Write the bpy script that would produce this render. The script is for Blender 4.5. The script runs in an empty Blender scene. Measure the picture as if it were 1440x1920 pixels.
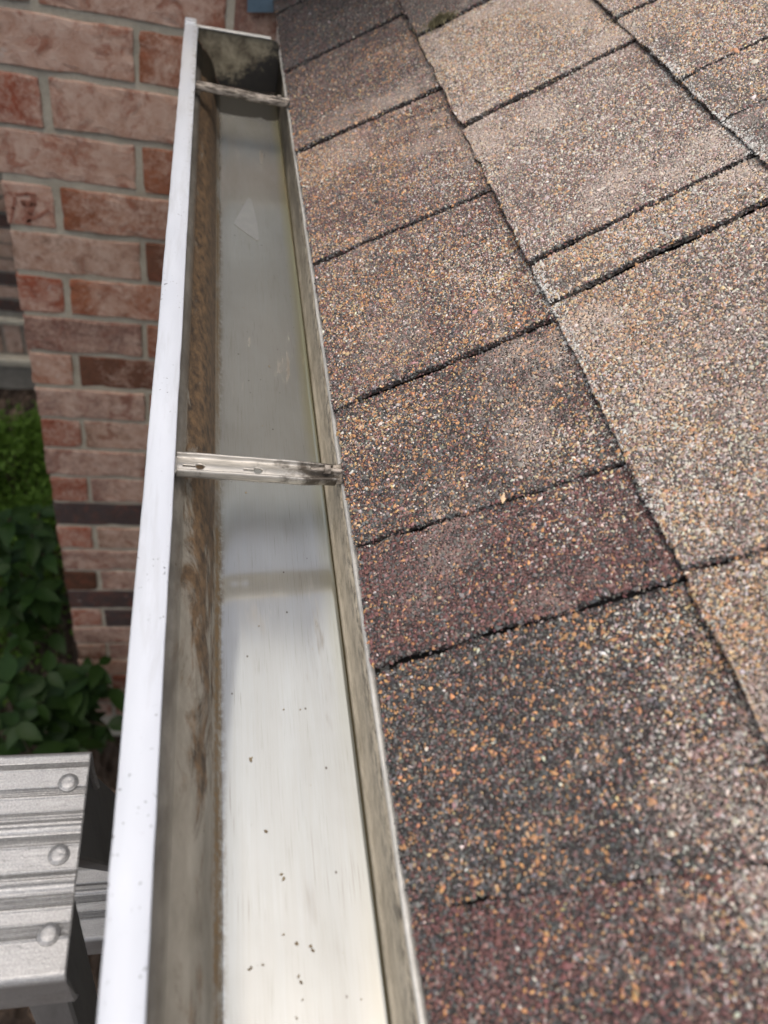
import bpy, bmesh, math, random
import numpy as np
from mathutils import Vector, Matrix, noise as mn

random.seed(7)
RNG = np.random.default_rng(11)
SC = bpy.context.scene
COL = SC.collection

# ------------------------------------------------------------------ camera
cam_d = bpy.data.cameras.new('camera')
cam = bpy.data.objects.new('camera', cam_d)
COL.objects.link(cam)
YAW, PITCH, ROLL = 0.3409, 0.7937, 0.2753
CAM = Vector((-0.0135, 0.0, 0.3578))
_d = Vector((math.sin(YAW) * math.cos(PITCH), math.cos(YAW) * math.cos(PITCH), -math.sin(PITCH)))
_r = Vector((math.cos(YAW), -math.sin(YAW), 0))
_u = _r.cross(_d)
_r2 = _r * math.cos(ROLL) + _u * math.sin(ROLL)
_u2 = -_r * math.sin(ROLL) + _u * math.cos(ROLL)
M = Matrix((_r2, _u2, -_d)).transposed().to_4x4()
M.translation = CAM
cam.matrix_world = M
cam_d.sensor_fit = 'VERTICAL'
cam_d.sensor_height = 36.0
cam_d.sensor_width = 27.0
cam_d.lens = 1470.2 / 1920 * 36.0
cam_d.clip_start = 0.01
cam_d.clip_end = 400
cam_d.dof.use_dof = True
cam_d.dof.focus_distance = 0.43
cam_d.dof.aperture_fstop = 9.0
SC.camera = cam

# ------------------------------------------------------------------ light
SUN_DIR = Vector((-0.14, -0.20, 0.97)).normalized()
W = bpy.data.worlds.new('World')
SC.world = W
W.use_nodes = True
wn = W.node_tree
sky = wn.nodes.new('ShaderNodeTexSky')
sky.sky_type = 'NISHITA'
sky.sun_disc = False
sky.sun_elevation = math.asin(SUN_DIR.z)
sky.sun_rotation = math.atan2(SUN_DIR.x, SUN_DIR.y)
sky.air_density = 1.0
sky.dust_density = 6.0
sky.ozone_density = 1.0
wn.links.new(sky.outputs[0], wn.nodes['Background'].inputs[0])
wn.nodes['Background'].inputs[1].default_value = 0.15
sun_d = bpy.data.lights.new('sun', 'SUN')
sun_d.energy = 1.5
sun_d.angle = math.radians(94)
sun_d.color = (1.0, 0.965, 0.905)
sun = bpy.data.objects.new('sun', sun_d)
COL.objects.link(sun)
sun.rotation_euler = SUN_DIR.to_track_quat('Z', 'Y').to_euler()
SC.view_settings.view_transform = 'Standard'
SC.view_settings.look = 'None'
SC.view_settings.exposure = 0.42
SC.view_settings.gamma = 1.0
SC.view_settings.use_curve_mapping = False
SC.render.engine = 'CYCLES'
SC.cycles.max_bounces = 6
SC.cycles.use_denoising = True


# ------------------------------------------------------------------ helpers
def tag(o, label=None, cat=None, group=None, kind=None):
    for k, v in (('label', label), ('category', cat), ('group', group), ('kind', kind)):
        if v:
            o[k] = v
    return o


def link(name, me, mat=None, parent=None, loc=None):
    o = bpy.data.objects.new(name, me)
    COL.objects.link(o)
    if mat and me is not None and not me.materials:
        me.materials.append(mat)
    if parent:
        o.parent = parent
    if loc is not None:
        o.location = loc
    return o


def empty(name, loc=(0, 0, 0)):
    o = bpy.data.objects.new(name, None)
    o.empty_display_size = 0.05
    COL.objects.link(o)
    o.location = loc
    return o


def mesh(name, v, f, smooth=False):
    me = bpy.data.meshes.new(name)
    me.from_pydata([tuple(map(float, p)) for p in v], [], f)
    me.update()
    if smooth:
        me.polygons.foreach_set('use_smooth', [True] * len(me.polygons))
    return me


def bm_mesh(name, bm, smooth=False):
    me = bpy.data.meshes.new(name)
    bm.normal_update()
    bm.to_mesh(me)
    bm.free()
    if smooth:
        me.polygons.foreach_set('use_smooth', [True] * len(me.polygons))
    return me


def box_bm(x0, x1, y0, y1, z0, z1, bev=0.0, seg=1):
    bm = bmesh.new()
    bmesh.ops.create_cube(bm, size=1)
    for v in bm.verts:
        v.co = Vector(((x0 + x1) / 2 + v.co.x * (x1 - x0), (y0 + y1) / 2 + v.co.y * (y1 - y0), (z0 + z1) / 2 + v.co.z * (z1 - z0)))
    if bev:
        bmesh.ops.bevel(bm, geom=bm.edges[:], offset=bev, segments=seg, affect='EDGES')
    return bm


def box(name, x0, x1, y0, y1, z0, z1, mat, parent=None, bev=0.0, loc=None):
    return link(name, bm_mesh(name, box_bm(x0, x1, y0, y1, z0, z1, bev)), mat, parent, loc)


class NT:
    """tiny node-tree writer"""
    def __init__(self, name):
        self.m = bpy.data.materials.new(name)
        self.m.use_nodes = True
        self.t = self.m.node_tree
        self.b = self.t.nodes['Principled BSDF']

    def n(self, typ, **kw):
        nd = self.t.nodes.new(typ)
        for k, v in kw.items():
            if k.startswith('i_'):
                key = k[2:]
                key = int(key) if key.isdigit() else key.replace('_', ' ')
                self.put(nd.inputs[key], v)
            else:
                setattr(nd, k, v)
        return nd

    def put(self, sock, v):
        if isinstance(v, bpy.types.NodeSocket):
            self.t.links.new(v, sock)
        else:
            sock.default_value = v

    def coord(self, kind='Object', scale=(1, 1, 1), loc=(0, 0, 0)):
        c = self.n('ShaderNodeTexCoord')
        mp = self.n('ShaderNodeMapping')
        mp.inputs['Scale'].default_value = scale
        mp.inputs['Location'].default_value = loc
        self.t.links.new(c.outputs[kind], mp.inputs[0])
        return mp.outputs[0]

    def noise(self, vec, scale, detail=4, rough=0.55, dist=0.0):
        nd = self.n('ShaderNodeTexNoise', i_Scale=scale, i_Detail=detail, i_Roughness=rough, i_Distortion=dist)
        if vec is not None:
            self.put(nd.inputs['Vector'], vec)
        return nd.outputs['Fac']

    def ramp(self, fac, stops, interp='LINEAR'):
        r = self.n('ShaderNodeValToRGB')
        r.color_ramp.interpolation = interp
        el = r.color_ramp.elements
        while len(el) < len(stops):
            el.new(0.5)
        for e, (p, c) in zip(el, stops):
            e.position = p
            e.color = (c, c, c, 1) if isinstance(c, (int, float)) else (*c, 1)
        self.put(r.inputs[0], fac)
        return r.outputs[0]

    def mix(self, fac, a, b, typ='MIX'):
        nd = self.n('ShaderNodeMix', data_type='RGBA', blend_type=typ)
        self.put(nd.inputs[0], fac)
        for s, v in ((6, a), (7, b)):
            if isinstance(v, tuple) and len(v) == 3:
                v = (*v, 1)
            self.put(nd.inputs[s], v)
        return nd.outputs[2]

    def math(self, op, a, b=0.0, clamp=False):
        nd = self.n('ShaderNodeMath', operation=op, use_clamp=clamp)
        self.put(nd.inputs[0], a)
        self.put(nd.inputs[1], b)
        return nd.outputs[0]

    def bump(self, h, strength=0.5, dist=0.001, normal=None):
        nd = self.n('ShaderNodeBump', i_Strength=strength, i_Distance=dist)
        self.put(nd.inputs['Height'], h)
        if normal is not None:
            self.put(nd.inputs['Normal'], normal)
        return nd.outputs[0]

    def sep(self, vec):
        nd = self.n('ShaderNodeSeparateXYZ')
        self.put(nd.inputs[0], vec)
        return nd.outputs

    def maprange(self, v, a, b, c=0.0, d=1.0):
        nd = self.n('ShaderNodeMapRange')
        for i, x in enumerate((v, a, b, c, d)):
            self.put(nd.inputs[i], x)
        return nd.outputs[0]

    def out(self, color=None, rough=None, metal=None, normal=None, spec=None):
        for k, v in (('Base Color', color), ('Roughness', rough), ('Metallic', metal), ('Normal', normal), ('Specular IOR Level', spec)):
            if v is not None:
                if isinstance(v, tuple) and len(v) == 3:
                    v = (*v, 1)
                self.put(self.b.inputs[k], v)
        return self.m


# ------------------------------------------------------------------ materials
def mat_gutter_inside():
    k = NT('gutter_inside_metal')
    p = k.coord('Object')
    x, y, z = k.sep(p)
    streak = k.noise(k.coord('Object', (1, 0.010, 1)), 2600, 2, 0.6)
    streak2 = k.noise(k.coord('Object', (1, 0.05, 1)), 190, 4, 0.6, 0.4)
    blot = k.noise(k.coord('Object', (1, 0.35, 1)), 45, 5, 0.6, 0.6)
    cloud = k.noise(k.coord('Object', (1, 0.5, 1)), 22, 4, 0.6, 0.5)
    fine = k.noise(p, 900, 3, 0.6)
    base = k.mix(k.ramp(cloud, [(0.3, 0.0), (0.7, 1.0)]), (0.335, 0.335, 0.31), (0.405, 0.41, 0.385))
    base = k.mix(k.ramp(streak2, [(0.46, 0.16), (0.60, 0.0)]), base, (0.34, 0.32, 0.27))
    base = k.mix(k.ramp(streak, [(0.40, 0.20), (0.55, 0.0)]), base, (0.30, 0.28, 0.24))
    # hairline scratches: thin contour lines of stretched noise, two directions
    def dashes(angle, stretch, scale, lo, hi):
        c = k.n('ShaderNodeTexCoord')
        m = k.n('ShaderNodeMapping')
        m.inputs['Rotation'].default_value = (0, 0, math.radians(angle))
        m.inputs['Scale'].default_value = (1, stretch, 1)
        k.t.links.new(c.outputs['Object'], m.inputs[0])
        return k.ramp(k.noise(m.outputs[0], scale, 1.5, 0.5), [(lo, 0.0), (hi, 1.0)])
    scr = k.math('MAXIMUM', dashes(3, 0.012, 2600, 0.665, 0.72), k.math('MAXIMUM', dashes(-11, 0.014, 2400, 0.675, 0.73), dashes(62, 0.02, 2200, 0.69, 0.74)))
    scr = k.math('MULTIPLY', scr, k.ramp(k.noise(p, 35, 3, 0.6), [(0.38, 0.10), (0.58, 0.60)]))
    base = k.mix(scr, base, (0.20, 0.18, 0.14))
    # front face: dull oxide with brown silt in patches
    front = k.maprange(x, -0.0022, -0.0034)
    onfront = k.math('MULTIPLY', front, k.maprange(x, -0.0220, -0.0188))
    fgn = k.noise(k.coord('Object', (1, 0.35, 1)), 90, 7, 0.7, 0.2)
    frontgrey = k.mix(k.ramp(fgn, [(0.3, 0.0), (0.7, 1.0)]), (0.15, 0.135, 0.105), (0.27, 0.25, 0.205))
    base = k.mix(front, base, frontgrey)
    siltn = k.math('ADD', k.noise(k.coord('Object', (1, 0.40, 1)), 55, 8, 0.72, 0.5), k.maprange(y, 0.06, 0.36, -0.10, 0.19))
    siltn = k.math('ADD', siltn, k.math('MULTIPLY', k.maprange(k.math('ABSOLUTE', k.math('ADD', x, 0.0090)), 0.0, 0.011, 0.0, 1.0), -0.13))
    silt = k.math('MULTIPLY', k.ramp(siltn, [(0.43, 0.0), (0.53, 0.95)]), onfront)
    siltc = k.mix(k.ramp(k.noise(k.coord('Object', (1, 0.6, 1)), 210, 6, 0.7), [(0.35, 0.0), (0.65, 1.0)]), (0.020, 0.013, 0.008), (0.150, 0.090, 0.042))
    base = k.mix(silt, base, siltc)
    upper = k.math('MULTIPLY', k.maprange(x, -0.0185, -0.0200), 0.75)  # strip beside the lip: its shadow painted into the colour
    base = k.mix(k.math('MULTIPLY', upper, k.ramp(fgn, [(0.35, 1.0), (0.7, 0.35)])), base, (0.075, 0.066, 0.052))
    # grime in the bottom corners
    wob = k.math('MULTIPLY', k.math('SUBTRACT', blot, 0.5), 0.006)
    c1 = k.maprange(k.math('ABSOLUTE', k.math('ADD', x, 0.0016)), 0.0018, 0.0004)
    c1 = k.math('MULTIPLY', c1, k.ramp(blot, [(0.3, 0.25), (0.6, 0.95)]))
    base = k.mix(c1, base, (0.075, 0.055, 0.03))
    c3 = k.math('MULTIPLY', k.maprange(k.math('ADD', x, k.math('MULTIPLY', wob, 0.8)), 0.0033, -0.0002), k.ramp(k.noise(p, 300, 5, 0.7), [(0.40, 0.0), (0.55, 0.85)]))
    c3 = k.math('MULTIPLY', k.math('MULTIPLY', c3, k.math('SUBTRACT', 1.0, front)), k.ramp(blot, [(0.40, 0.0), (0.54, 1.0)]))
    base = k.mix(c3, base, (0.13, 0.085, 0.04))
    c2 = k.maprange(k.math('ABSOLUTE', k.math('SUBTRACT', k.math('ADD', x, wob), 0.0594)), 0.009, 0.0015)
    base = k.mix(k.math('MULTIPLY', c2, k.maprange(y, 0.15, 0.40, 0.10, 0.85)), base, (0.36, 0.335, 0.20))
    seam = k.maprange(k.math('ABSOLUTE', k.math('SUBTRACT', x, 0.0596)), 0.0006, 0.0001)
    base = k.mix(k.math('MULTIPLY', seam, k.maprange(z, 0.038, 0.036)), base, (0.10, 0.08, 0.035))
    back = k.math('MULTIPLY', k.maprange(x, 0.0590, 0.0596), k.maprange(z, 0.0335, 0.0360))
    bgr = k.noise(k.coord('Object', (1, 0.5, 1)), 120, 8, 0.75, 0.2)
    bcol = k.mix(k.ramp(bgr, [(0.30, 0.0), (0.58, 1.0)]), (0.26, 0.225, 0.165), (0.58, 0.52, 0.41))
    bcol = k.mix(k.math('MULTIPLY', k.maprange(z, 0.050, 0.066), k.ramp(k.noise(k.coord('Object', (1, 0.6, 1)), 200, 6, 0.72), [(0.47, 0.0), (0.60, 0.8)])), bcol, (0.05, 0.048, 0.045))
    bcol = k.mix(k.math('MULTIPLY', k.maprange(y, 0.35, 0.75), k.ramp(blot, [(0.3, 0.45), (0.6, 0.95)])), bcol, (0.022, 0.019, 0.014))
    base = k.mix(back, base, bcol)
    # rust-brown run marks on the floor
    run = k.noise(k.coord('Object', (1, 0.16, 1), (0.3, 0.1, 0)), 85, 4, 0.6, 0.3)
    run2 = k.noise(k.coord('Object', (1, 1, 1), (3.3, 0.7, 0)), 9, 2, 0.5)
    run = k.math('MULTIPLY', k.ramp(run, [(0.60, 0.0), (0.70, 0.75)]), k.ramp(run2, [(0.48, 0.0), (0.58, 1.0)]))
    run = k.math('MULTIPLY', run, k.math('SUBTRACT', 1.0, front))
    base = k.mix(run, base, (0.10, 0.066, 0.032))
    v = k.n('ShaderNodeTexVoronoi', i_Scale=150.0, feature='F1')
    k.put(v.inputs['Vector'], k.coord('Object', (1, 0.8, 1)))
    spot = k.maprange(v.outputs['Distance'], 0.10, 0.05)
    spot = k.math('MULTIPLY', spot, k.maprange(k.sep(v.outputs['Color'])[0], 0.74, 0.78))
    base = k.mix(k.math('MULTIPLY', spot, 0.85), base, (0.07, 0.05, 0.03))
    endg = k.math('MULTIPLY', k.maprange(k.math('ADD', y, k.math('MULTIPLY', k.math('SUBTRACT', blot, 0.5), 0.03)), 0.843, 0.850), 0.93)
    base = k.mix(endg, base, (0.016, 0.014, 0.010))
    dirty = k.math('MAXIMUM', k.math('MAXIMUM', endg, run), k.math('MAXIMUM', back, k.math('MAXIMUM', c1, front)))
    rough = k.math('ADD', k.maprange(cloud, 0.3, 0.7, 0.10, 0.16), k.math('MULTIPLY', dirty, 0.45))
    metal = k.math('MULTIPLY', k.math('SUBTRACT', 1.0, dirty), 0.62)
    h = k.math('ADD', k.math('MULTIPLY', streak, 0.4), k.math('MULTIPLY', fine, 0.2))
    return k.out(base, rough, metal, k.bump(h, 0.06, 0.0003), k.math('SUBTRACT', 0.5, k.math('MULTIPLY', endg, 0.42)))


def mat_lip():
    k = NT('white_enamel')
    p = k.coord('Object')
    n1 = k.noise(k.coord('Object', (1, 0.25, 1)), 60, 4)
    sp = k.noise(p, 420, 3, 0.55)
    col = k.mix(k.ramp(n1, [(0.35, 0.0), (0.7, 1.0)]), (0.46, 0.485, 0.52), (0.515, 0.54, 0.575))
    x, y, z = k.sep(p)
    lic = k.noise(p, 260, 5, 0.7)
    edge = k.math('MULTIPLY', k.maprange(y, 0.5, 0.8), k.ramp(lic, [(0.5, 0.0), (0.62, 0.8)]))
    edge = k.math('MULTIPLY', edge, k.maprange(x, -0.029, -0.024))
    col = k.mix(edge, col, (0.16, 0.14, 0.06))
    col = k.mix(k.math('MULTIPLY', k.maprange(y, 0.6, 0.9), k.ramp(n1, [(0.4, 0.1), (0.6, 0.5)])), col, (0.45, 0.44, 0.40))
    runs = k.noise(k.coord('Object', (1, 0.10, 1), (1, 3, 0)), 130, 5, 0.65, 0.3)
    col = k.mix(k.ramp(runs, [(0.52, 0.0), (0.75, 0.40)]), col, (0.30, 0.30, 0.29))
    fleck = k.math('MULTIPLY', k.ramp(sp, [(0.66, 0.0), (0.69, 0.85)]), k.ramp(k.noise(p, 28, 3, 0.6), [(0.48, 0.0), (0.56, 1.0)]))
    col = k.mix(fleck, col, (0.10, 0.10, 0.10))
    return k.out(col, k.maprange(n1, 0.3, 0.7, 0.28, 0.42), 0.0, k.bump(k.math('ADD', n1, k.math('MULTIPLY', sp, 0.25)), 0.12, 0.0008), 0.5)


def mat_strap():
    k = NT('galvanised_strap')
    p = k.coord('Object')
    x = k.sep(p)[0]
    n1 = k.noise(p, 130, 5, 0.65)
    n2 = k.noise(k.coord('Object', (0.2, 1, 1)), 500, 3)
    dirt = k.math('ADD', k.maprange(x, 0.040, 0.080, -0.12, 0.30), n1)
    col = k.mix(k.ramp(n2, [(0.3, 0.0), (0.7, 1.0)]), (0.34, 0.32, 0.28), (0.50, 0.475, 0.425))
    col = k.mix(k.ramp(dirt, [(0.47, 0.0), (0.70, 0.95)]), col, (0.06, 0.048, 0.035))
    return k.out(col, k.maprange(n1, 0.3, 0.7, 0.35, 0.6), 0.55, k.bump(n1, 0.15, 0.0005))


def mat_strap_dark():
    k = NT('grimy_strap')
    p = k.coord('Object')
    n1 = k.noise(k.coord('Object', (0.3, 1, 1)), 330, 5, 0.65)
    col = k.mix(k.ramp(n1, [(0.42, 0.0), (0.62, 1.0)]), (0.09, 0.075, 0.058), (0.42, 0.37, 0.31))
    return k.out(col, 0.65, 0.2, k.bump(n1, 0.5, 0.0008))


def mat_cap():
    k = NT('end_cap_metal')
    p = k.coord('Object')
    x, y, z = k.sep(p)
    n1 = k.noise(p, 70, 6, 0.65, 0.4)
    n2 = k.noise(p, 210, 5, 0.7)
    col = k.mix(k.ramp(n1, [(0.35, 0.0), (0.65, 1.0)]), (0.085, 0.068, 0.042), (0.28, 0.245, 0.165))
    black = k.math('ADD', k.math('MULTIPLY', n2, 0.55), k.math('ADD', k.maprange(z, 0.070, 0.032, 0.0, 0.36), k.maprange(x, 0.015, 0.058, 0.0, 0.30)))
    col = k.mix(k.ramp(black, [(0.47, 0.0), (0.60, 0.96)]), col, (0.012, 0.011, 0.01))
    return k.out(col, 0.65, 0.0, k.bump(n2, 0.3, 0.0008))


def mat_granule():
    k = NT('mineral_granule')
    a = k.n('ShaderNodeAttribute', attribute_name='stone')
    v = k.noise(k.coord('Object'), 2600, 2)
    col = k.mix(k.ramp(v, [(0.3, 0.25), (0.7, 0.0)]), a.outputs['Color'], (0.02, 0.02, 0.02))
    return k.out(col, 0.62, 0.0, None, 0.45)


def mat_asphalt():
    k = NT('shingle_asphalt')
    n1 = k.noise(k.coord('Object'), 700, 4, 0.7)
    a = k.n('ShaderNodeAttribute', attribute_type='OBJECT', attribute_name='tone')
    col = k.mix(k.ramp(n1, [(0.42, 0.0), (0.65, 0.7)]), (0.012, 0.0115, 0.012), a.outputs['Color'])
    return k.out(col, 0.85, 0.0, k.bump(n1, 0.8, 0.0012), 0.3)


def mat_brick():
    k = NT('washed_brick')
    a = k.n('ShaderNodeAttribute', attribute_type='OBJECT', attribute_name='tone')
    b = k.n('ShaderNodeAttribute', attribute_type='OBJECT', attribute_name='wash')
    r = k.n('ShaderNodeObjectInfo').outputs['Random']
    c = k.n('ShaderNodeTexCoord').outputs['Object']
    off = k.n('ShaderNodeVectorMath', operation='ADD')
    cmb = k.n('ShaderNodeCombineXYZ')
    for i in range(3):
        k.put(cmb.inputs[i], k.math('MULTIPLY', r, 37.0 + 11 * i))
    k.put(off.inputs[0], c)
    k.put(off.inputs[1], cmb.outputs[0])
    p = off.outputs[0]
    n1 = k.noise(p, 17, 6, 0.62, 0.7)
    n2 = k.noise(p, 55, 6, 0.7, 0.3)
    n3 = k.noise(p, 420, 4, 0.7)
    fleck = k.noise(p, 150, 4, 0.65)
    col = k.mix(k.ramp(n2, [(0.35, 0.0), (0.7, 0.45)]), a.outputs['Color'], (0.045, 0.020, 0.014))
    col = k.mix(k.ramp(n3, [(0.45, 0.0), (0.7, 0.35)]), col, (0.32, 0.14, 0.07))
    # thin lime wash left on the face in patches, worn through at the ends
    ends = k.maprange(k.math('ABSOLUTE', k.sep(c)[0]), 0.07, 0.115, 0.0, 0.20)
    wf = k.math('ADD', k.math('MULTIPLY', n1, 0.85), k.math('ADD', k.math('MULTIPLY', fleck, 0.55), k.math('MULTIPLY', n3, 0.25)))
    wf = k.math('SUBTRACT', k.math('ADD', wf, k.math('SUBTRACT', b.outputs['Fac'], 0.60)), ends)
    wash = k.ramp(wf, [(0.66, 0.0), (0.92, 0.80)])
    wc = k.mix(k.ramp(n2, [(0.35, 0.0), (0.65, 1.0)]), (0.42, 0.25, 0.175), (0.62, 0.455, 0.365))
    wc = k.mix(k.ramp(n3, [(0.4, 0.0), (0.7, 0.5)]), wc, (0.60, 0.50, 0.42))
    col = k.mix(wash, col, wc)
    dark = k.ramp(k.noise(p, 34, 5, 0.65, 1.0), [(0.56, 0.0), (0.70, 0.55)])
    col = k.mix(dark, col, (0.10, 0.055, 0.038))
    red = k.ramp(k.noise(p, 34, 6, 0.74, 0.6), [(0.52, 0.0), (0.64, 0.75)])
    col = k.mix(red, col, k.mix(0.5, a.outputs['Color'], (0.26, 0.075, 0.04)))
    white = k.ramp(k.noise(p, 26, 6, 0.75, 0.4), [(0.64, 0.0), (0.72, 0.7)])
    col = k.mix(white, col, (0.50, 0.47, 0.43))
    h = k.math('ADD', k.math('MULTIPLY', n3, 0.5), n2)
    return k.out(col, 0.9, 0.0, k.bump(h, 0.7, 0.003), 0.25)


def mat_mortar(name='mortar_joint', ca=(0.33, 0.30, 0.235), cb=(0.49, 0.455, 0.37)):
    k = NT(name)
    p = k.coord('Object')
    n1 = k.noise(p, 26, 6, 0.65)
    n2 = k.noise(p, 480, 4, 0.7)
    col = k.mix(k.ramp(n1, [(0.3, 0.0), (0.7, 1.0)]), ca, cb)
    col = k.mix(k.ramp(n2, [(0.5, 0.0), (0.75, 0.4)]), col, (0.12, 0.11, 0.09))
    return k.out(col, 0.95, 0.0, k.bump(k.math('ADD', n1, k.math('MULTIPLY', n2, 0.5)), 0.7, 0.003), 0.2)


def mat_plain(name, ca, cb, scale=20, rough=0.6, metal=0.0, bump=0.2, stretch=(1, 1, 1), spec=0.4):
    k = NT(name)
    n1 = k.noise(k.coord('Object', stretch), scale, 5, 0.65)
    n2 = k.noise(k.coord('Object', stretch), scale * 9, 4, 0.65)
    col = k.mix(k.ramp(n1, [(0.32, 0.0), (0.68, 1.0)]), ca, cb)
    col = k.mix(k.ramp(n2, [(0.5, 0.0), (0.8, 0.3)]), col, tuple(c * 0.4 for c in ca))
    return k.out(col, rough, metal, k.bump(n2, bump, 0.001), spec)


def mat_aluminium():
    k = NT('worn_aluminium')
    p = k.coord('Object')
    st = k.noise(k.coord('Object', (0.02, 1, 1)), 2600, 3, 0.6)
    n1 = k.noise(p, 60, 5, 0.7)
    n2 = k.noise(p, 480, 5, 0.75)
    n4 = k.noise(p, 1500, 3, 0.7)
    sc = k.noise(k.coord('Object', (0.5, 1, 1), (2, 5, 0)), 110, 2, 0.5, 2.5)
    scr = k.math('MULTIPLY', k.maprange(k.math('ABSOLUTE', k.math('SUBTRACT', sc, 0.5)), 0.014, 0.003), k.ramp(n1, [(0.45, 0.0), (0.6, 0.6)]))
    col = k.mix(k.ramp(n1, [(0.3, 0.0), (0.7, 1.0)]), (0.28, 0.28, 0.278), (0.39, 0.39, 0.385))
    col = k.mix(k.ramp(st, [(0.44, 0.65), (0.55, 0.0)]), col, (0.24, 0.24, 0.235))
    col = k.mix(k.ramp(n4, [(0.45, 0.0), (0.68, 0.55)]), col, (0.62, 0.62, 0.62))
    col = k.mix(scr, col, (0.20, 0.20, 0.19))
    col = k.mix(k.ramp(n2, [(0.64, 0.0), (0.70, 0.85)]), col, (0.06, 0.058, 0.055))
    rough = k.maprange(n1, 0.3, 0.7, 0.34, 0.52)
    h = k.math('ADD', k.math('MULTIPLY', scr, -0.8), k.math('ADD', n4, n2))
    return k.out(col, rough, 0.6, k.bump(h, 0.4, 0.0006))


def mat_leaf(name, ca, cb, rough=0.45):
    k = NT(name)
    r = k.n('ShaderNodeObjectInfo').outputs['Random']
    n1 = k.noise(k.coord('Object'), 30, 3)
    col = k.mix(k.math('ADD', k.math('MULTIPLY', n1, 0.6), k.math('MULTIPLY', r, 0.4)), ca, cb)
    k.b.inputs['Transmission Weight'].default_value = 0.0
    m = k.out(col, rough, 0.0, k.bump(n1, 0.2, 0.002), 0.2)
    t = k.n('ShaderNodeBsdfTranslucent')
    k.put(t.inputs[0], col)
    mx = k.n('ShaderNodeMixShader', i_0=0.2)
    o = k.t.nodes['Material Output']
    k.t.links.new(k.b.outputs[0], mx.inputs[1])
    k.t.links.new(t.outputs[0], mx.inputs[2])
    k.t.links.new(mx.outputs[0], o.inputs[0])
    return m


def mat_soil():
    k = NT('mulch_soil')
    p = k.coord('Object')
    n1 = k.noise(p, 9, 6, 0.7)
    v = k.n('ShaderNodeTexVoronoi', i_Scale=45.0)
    k.put(v.inputs['Vector'], k.coord('Object', (1, 0.45, 1)))
    col = k.mix(k.ramp(n1, [(0.35, 0.0), (0.65, 1.0)]), (0.018, 0.013, 0.010), (0.07, 0.05, 0.036))
    col = k.mix(k.maprange(k.sep(v.outputs['Color'])[0], 0.75, 1.0, 0.0, 0.7), col, (0.16, 0.115, 0.085))
    return k.out(col, 0.95, 0.0, k.bump(v.outputs['Distance'], 1.0, 0.02), 0.2)


M_IN = mat_gutter_inside()
M_LIP = mat_lip()
M_STRAP = mat_strap()
M_STRAPD = mat_strap_dark()
M_CAP = mat_cap()
M_GRAN = mat_granule()
M_ASPH = mat_asphalt()
M_BRICK = mat_brick()
M_MORTAR = mat_mortar()
M_MORTAR2 = mat_mortar('old_mortar_joint', (0.20, 0.185, 0.155), (0.32, 0.295, 0.25))
M_ALU = mat_aluminium()
M_ALUD = mat_plain('ladder_rail_aluminium', (0.16, 0.16, 0.16), (0.24, 0.24, 0.235), 30, 0.55, 0.5, 0.2, (1, 1, 0.1))
M_BLUE = mat_plain('blue_grey_paint', (0.10, 0.155, 0.20), (0.13, 0.19, 0.24), 30, 0.5, 0.0, 0.1)
M_SIDING = mat_plain('blue_siding_paint', (0.36, 0.45, 0.50), (0.42, 0.51, 0.56), 8, 0.6, 0.0, 0.1, (0.2, 1, 1))
M_SOFFIT = mat_plain('soffit_paint', (0.66, 0.78, 0.83), (0.72, 0.83, 0.87), 8, 0.6, 0.0, 0.1)
M_TRIM = mat_plain('slate_trim_paint', (0.16, 0.19, 0.21), (0.20, 0.23, 0.25), 12, 0.5)
M_WOOD = mat_plain('painted_board', (0.55, 0.54, 0.50), (0.64, 0.63, 0.60), 14, 0.6, 0.0, 0.2, (1, 0.1, 1))
M_SOIL = mat_soil()
M_LEAF = mat_leaf('broad_leaf', (0.011, 0.030, 0.006), (0.026, 0.058, 0.012), 0.5)
M_LEAF2 = mat_leaf('small_leaf', (0.030, 0.070, 0.008), (0.100, 0.180, 0.020), 0.6)
M_STEM = mat_plain('woody_stem', (0.05, 0.035, 0.022), (0.09, 0.065, 0.04), 60, 0.85)
M_GRIT = mat_plain('dark_grit', (0.08, 0.06, 0.04), (0.20, 0.16, 0.10), 300, 0.9)
M_MOSS = mat_plain('dry_moss', (0.10, 0.09, 0.045), (0.20, 0.18, 0.11), 300, 0.95)
M_TRIPATCH = mat_plain('pale_patch_metal', (0.37, 0.375, 0.36), (0.42, 0.425, 0.405), 90, 0.17, 0.58)
M_EDGE = mat_plain('drip_edge_metal', (0.50, 0.49, 0.45), (0.66, 0.65, 0.61), 160, 0.45, 0.2, 0.2)

# ------------------------------------------------------------------ ground
GZ = -1.75
bm = bmesh.new()
bmesh.ops.create_grid(bm, x_segments=70, y_segments=70, size=3.0)
for v in bm.verts:
    v.co.z = 0.05 * mn.noise(Vector((v.co.x * 1.6, v.co.y * 1.6, 0))) + 0.03 * mn.noise(Vector((v.co.x * 7, v.co.y * 7, 3)))
ext = bmesh.ops.extrude_edge_only(bm, edges=[e for e in bm.edges if e.is_boundary])
for g in ext['geom']:
    if isinstance(g, bmesh.types.BMVert):
        g.co.x *= 40
        g.co.y *= 40
        g.co.z = -0.05
ground = link('ground', bm_mesh('ground', bm, True), M_SOIL, None, (0, 1.5, GZ))
tag(ground, kind='structure')

# ------------------------------------------------------------------ brick wall at the end of the gutter
YW, XC, Z0, CH, MOD = 1.0839, -0.2762, 0.0277, 0.0697, 0.2198
JT = 0.0088
XH = -0.0979


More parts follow.
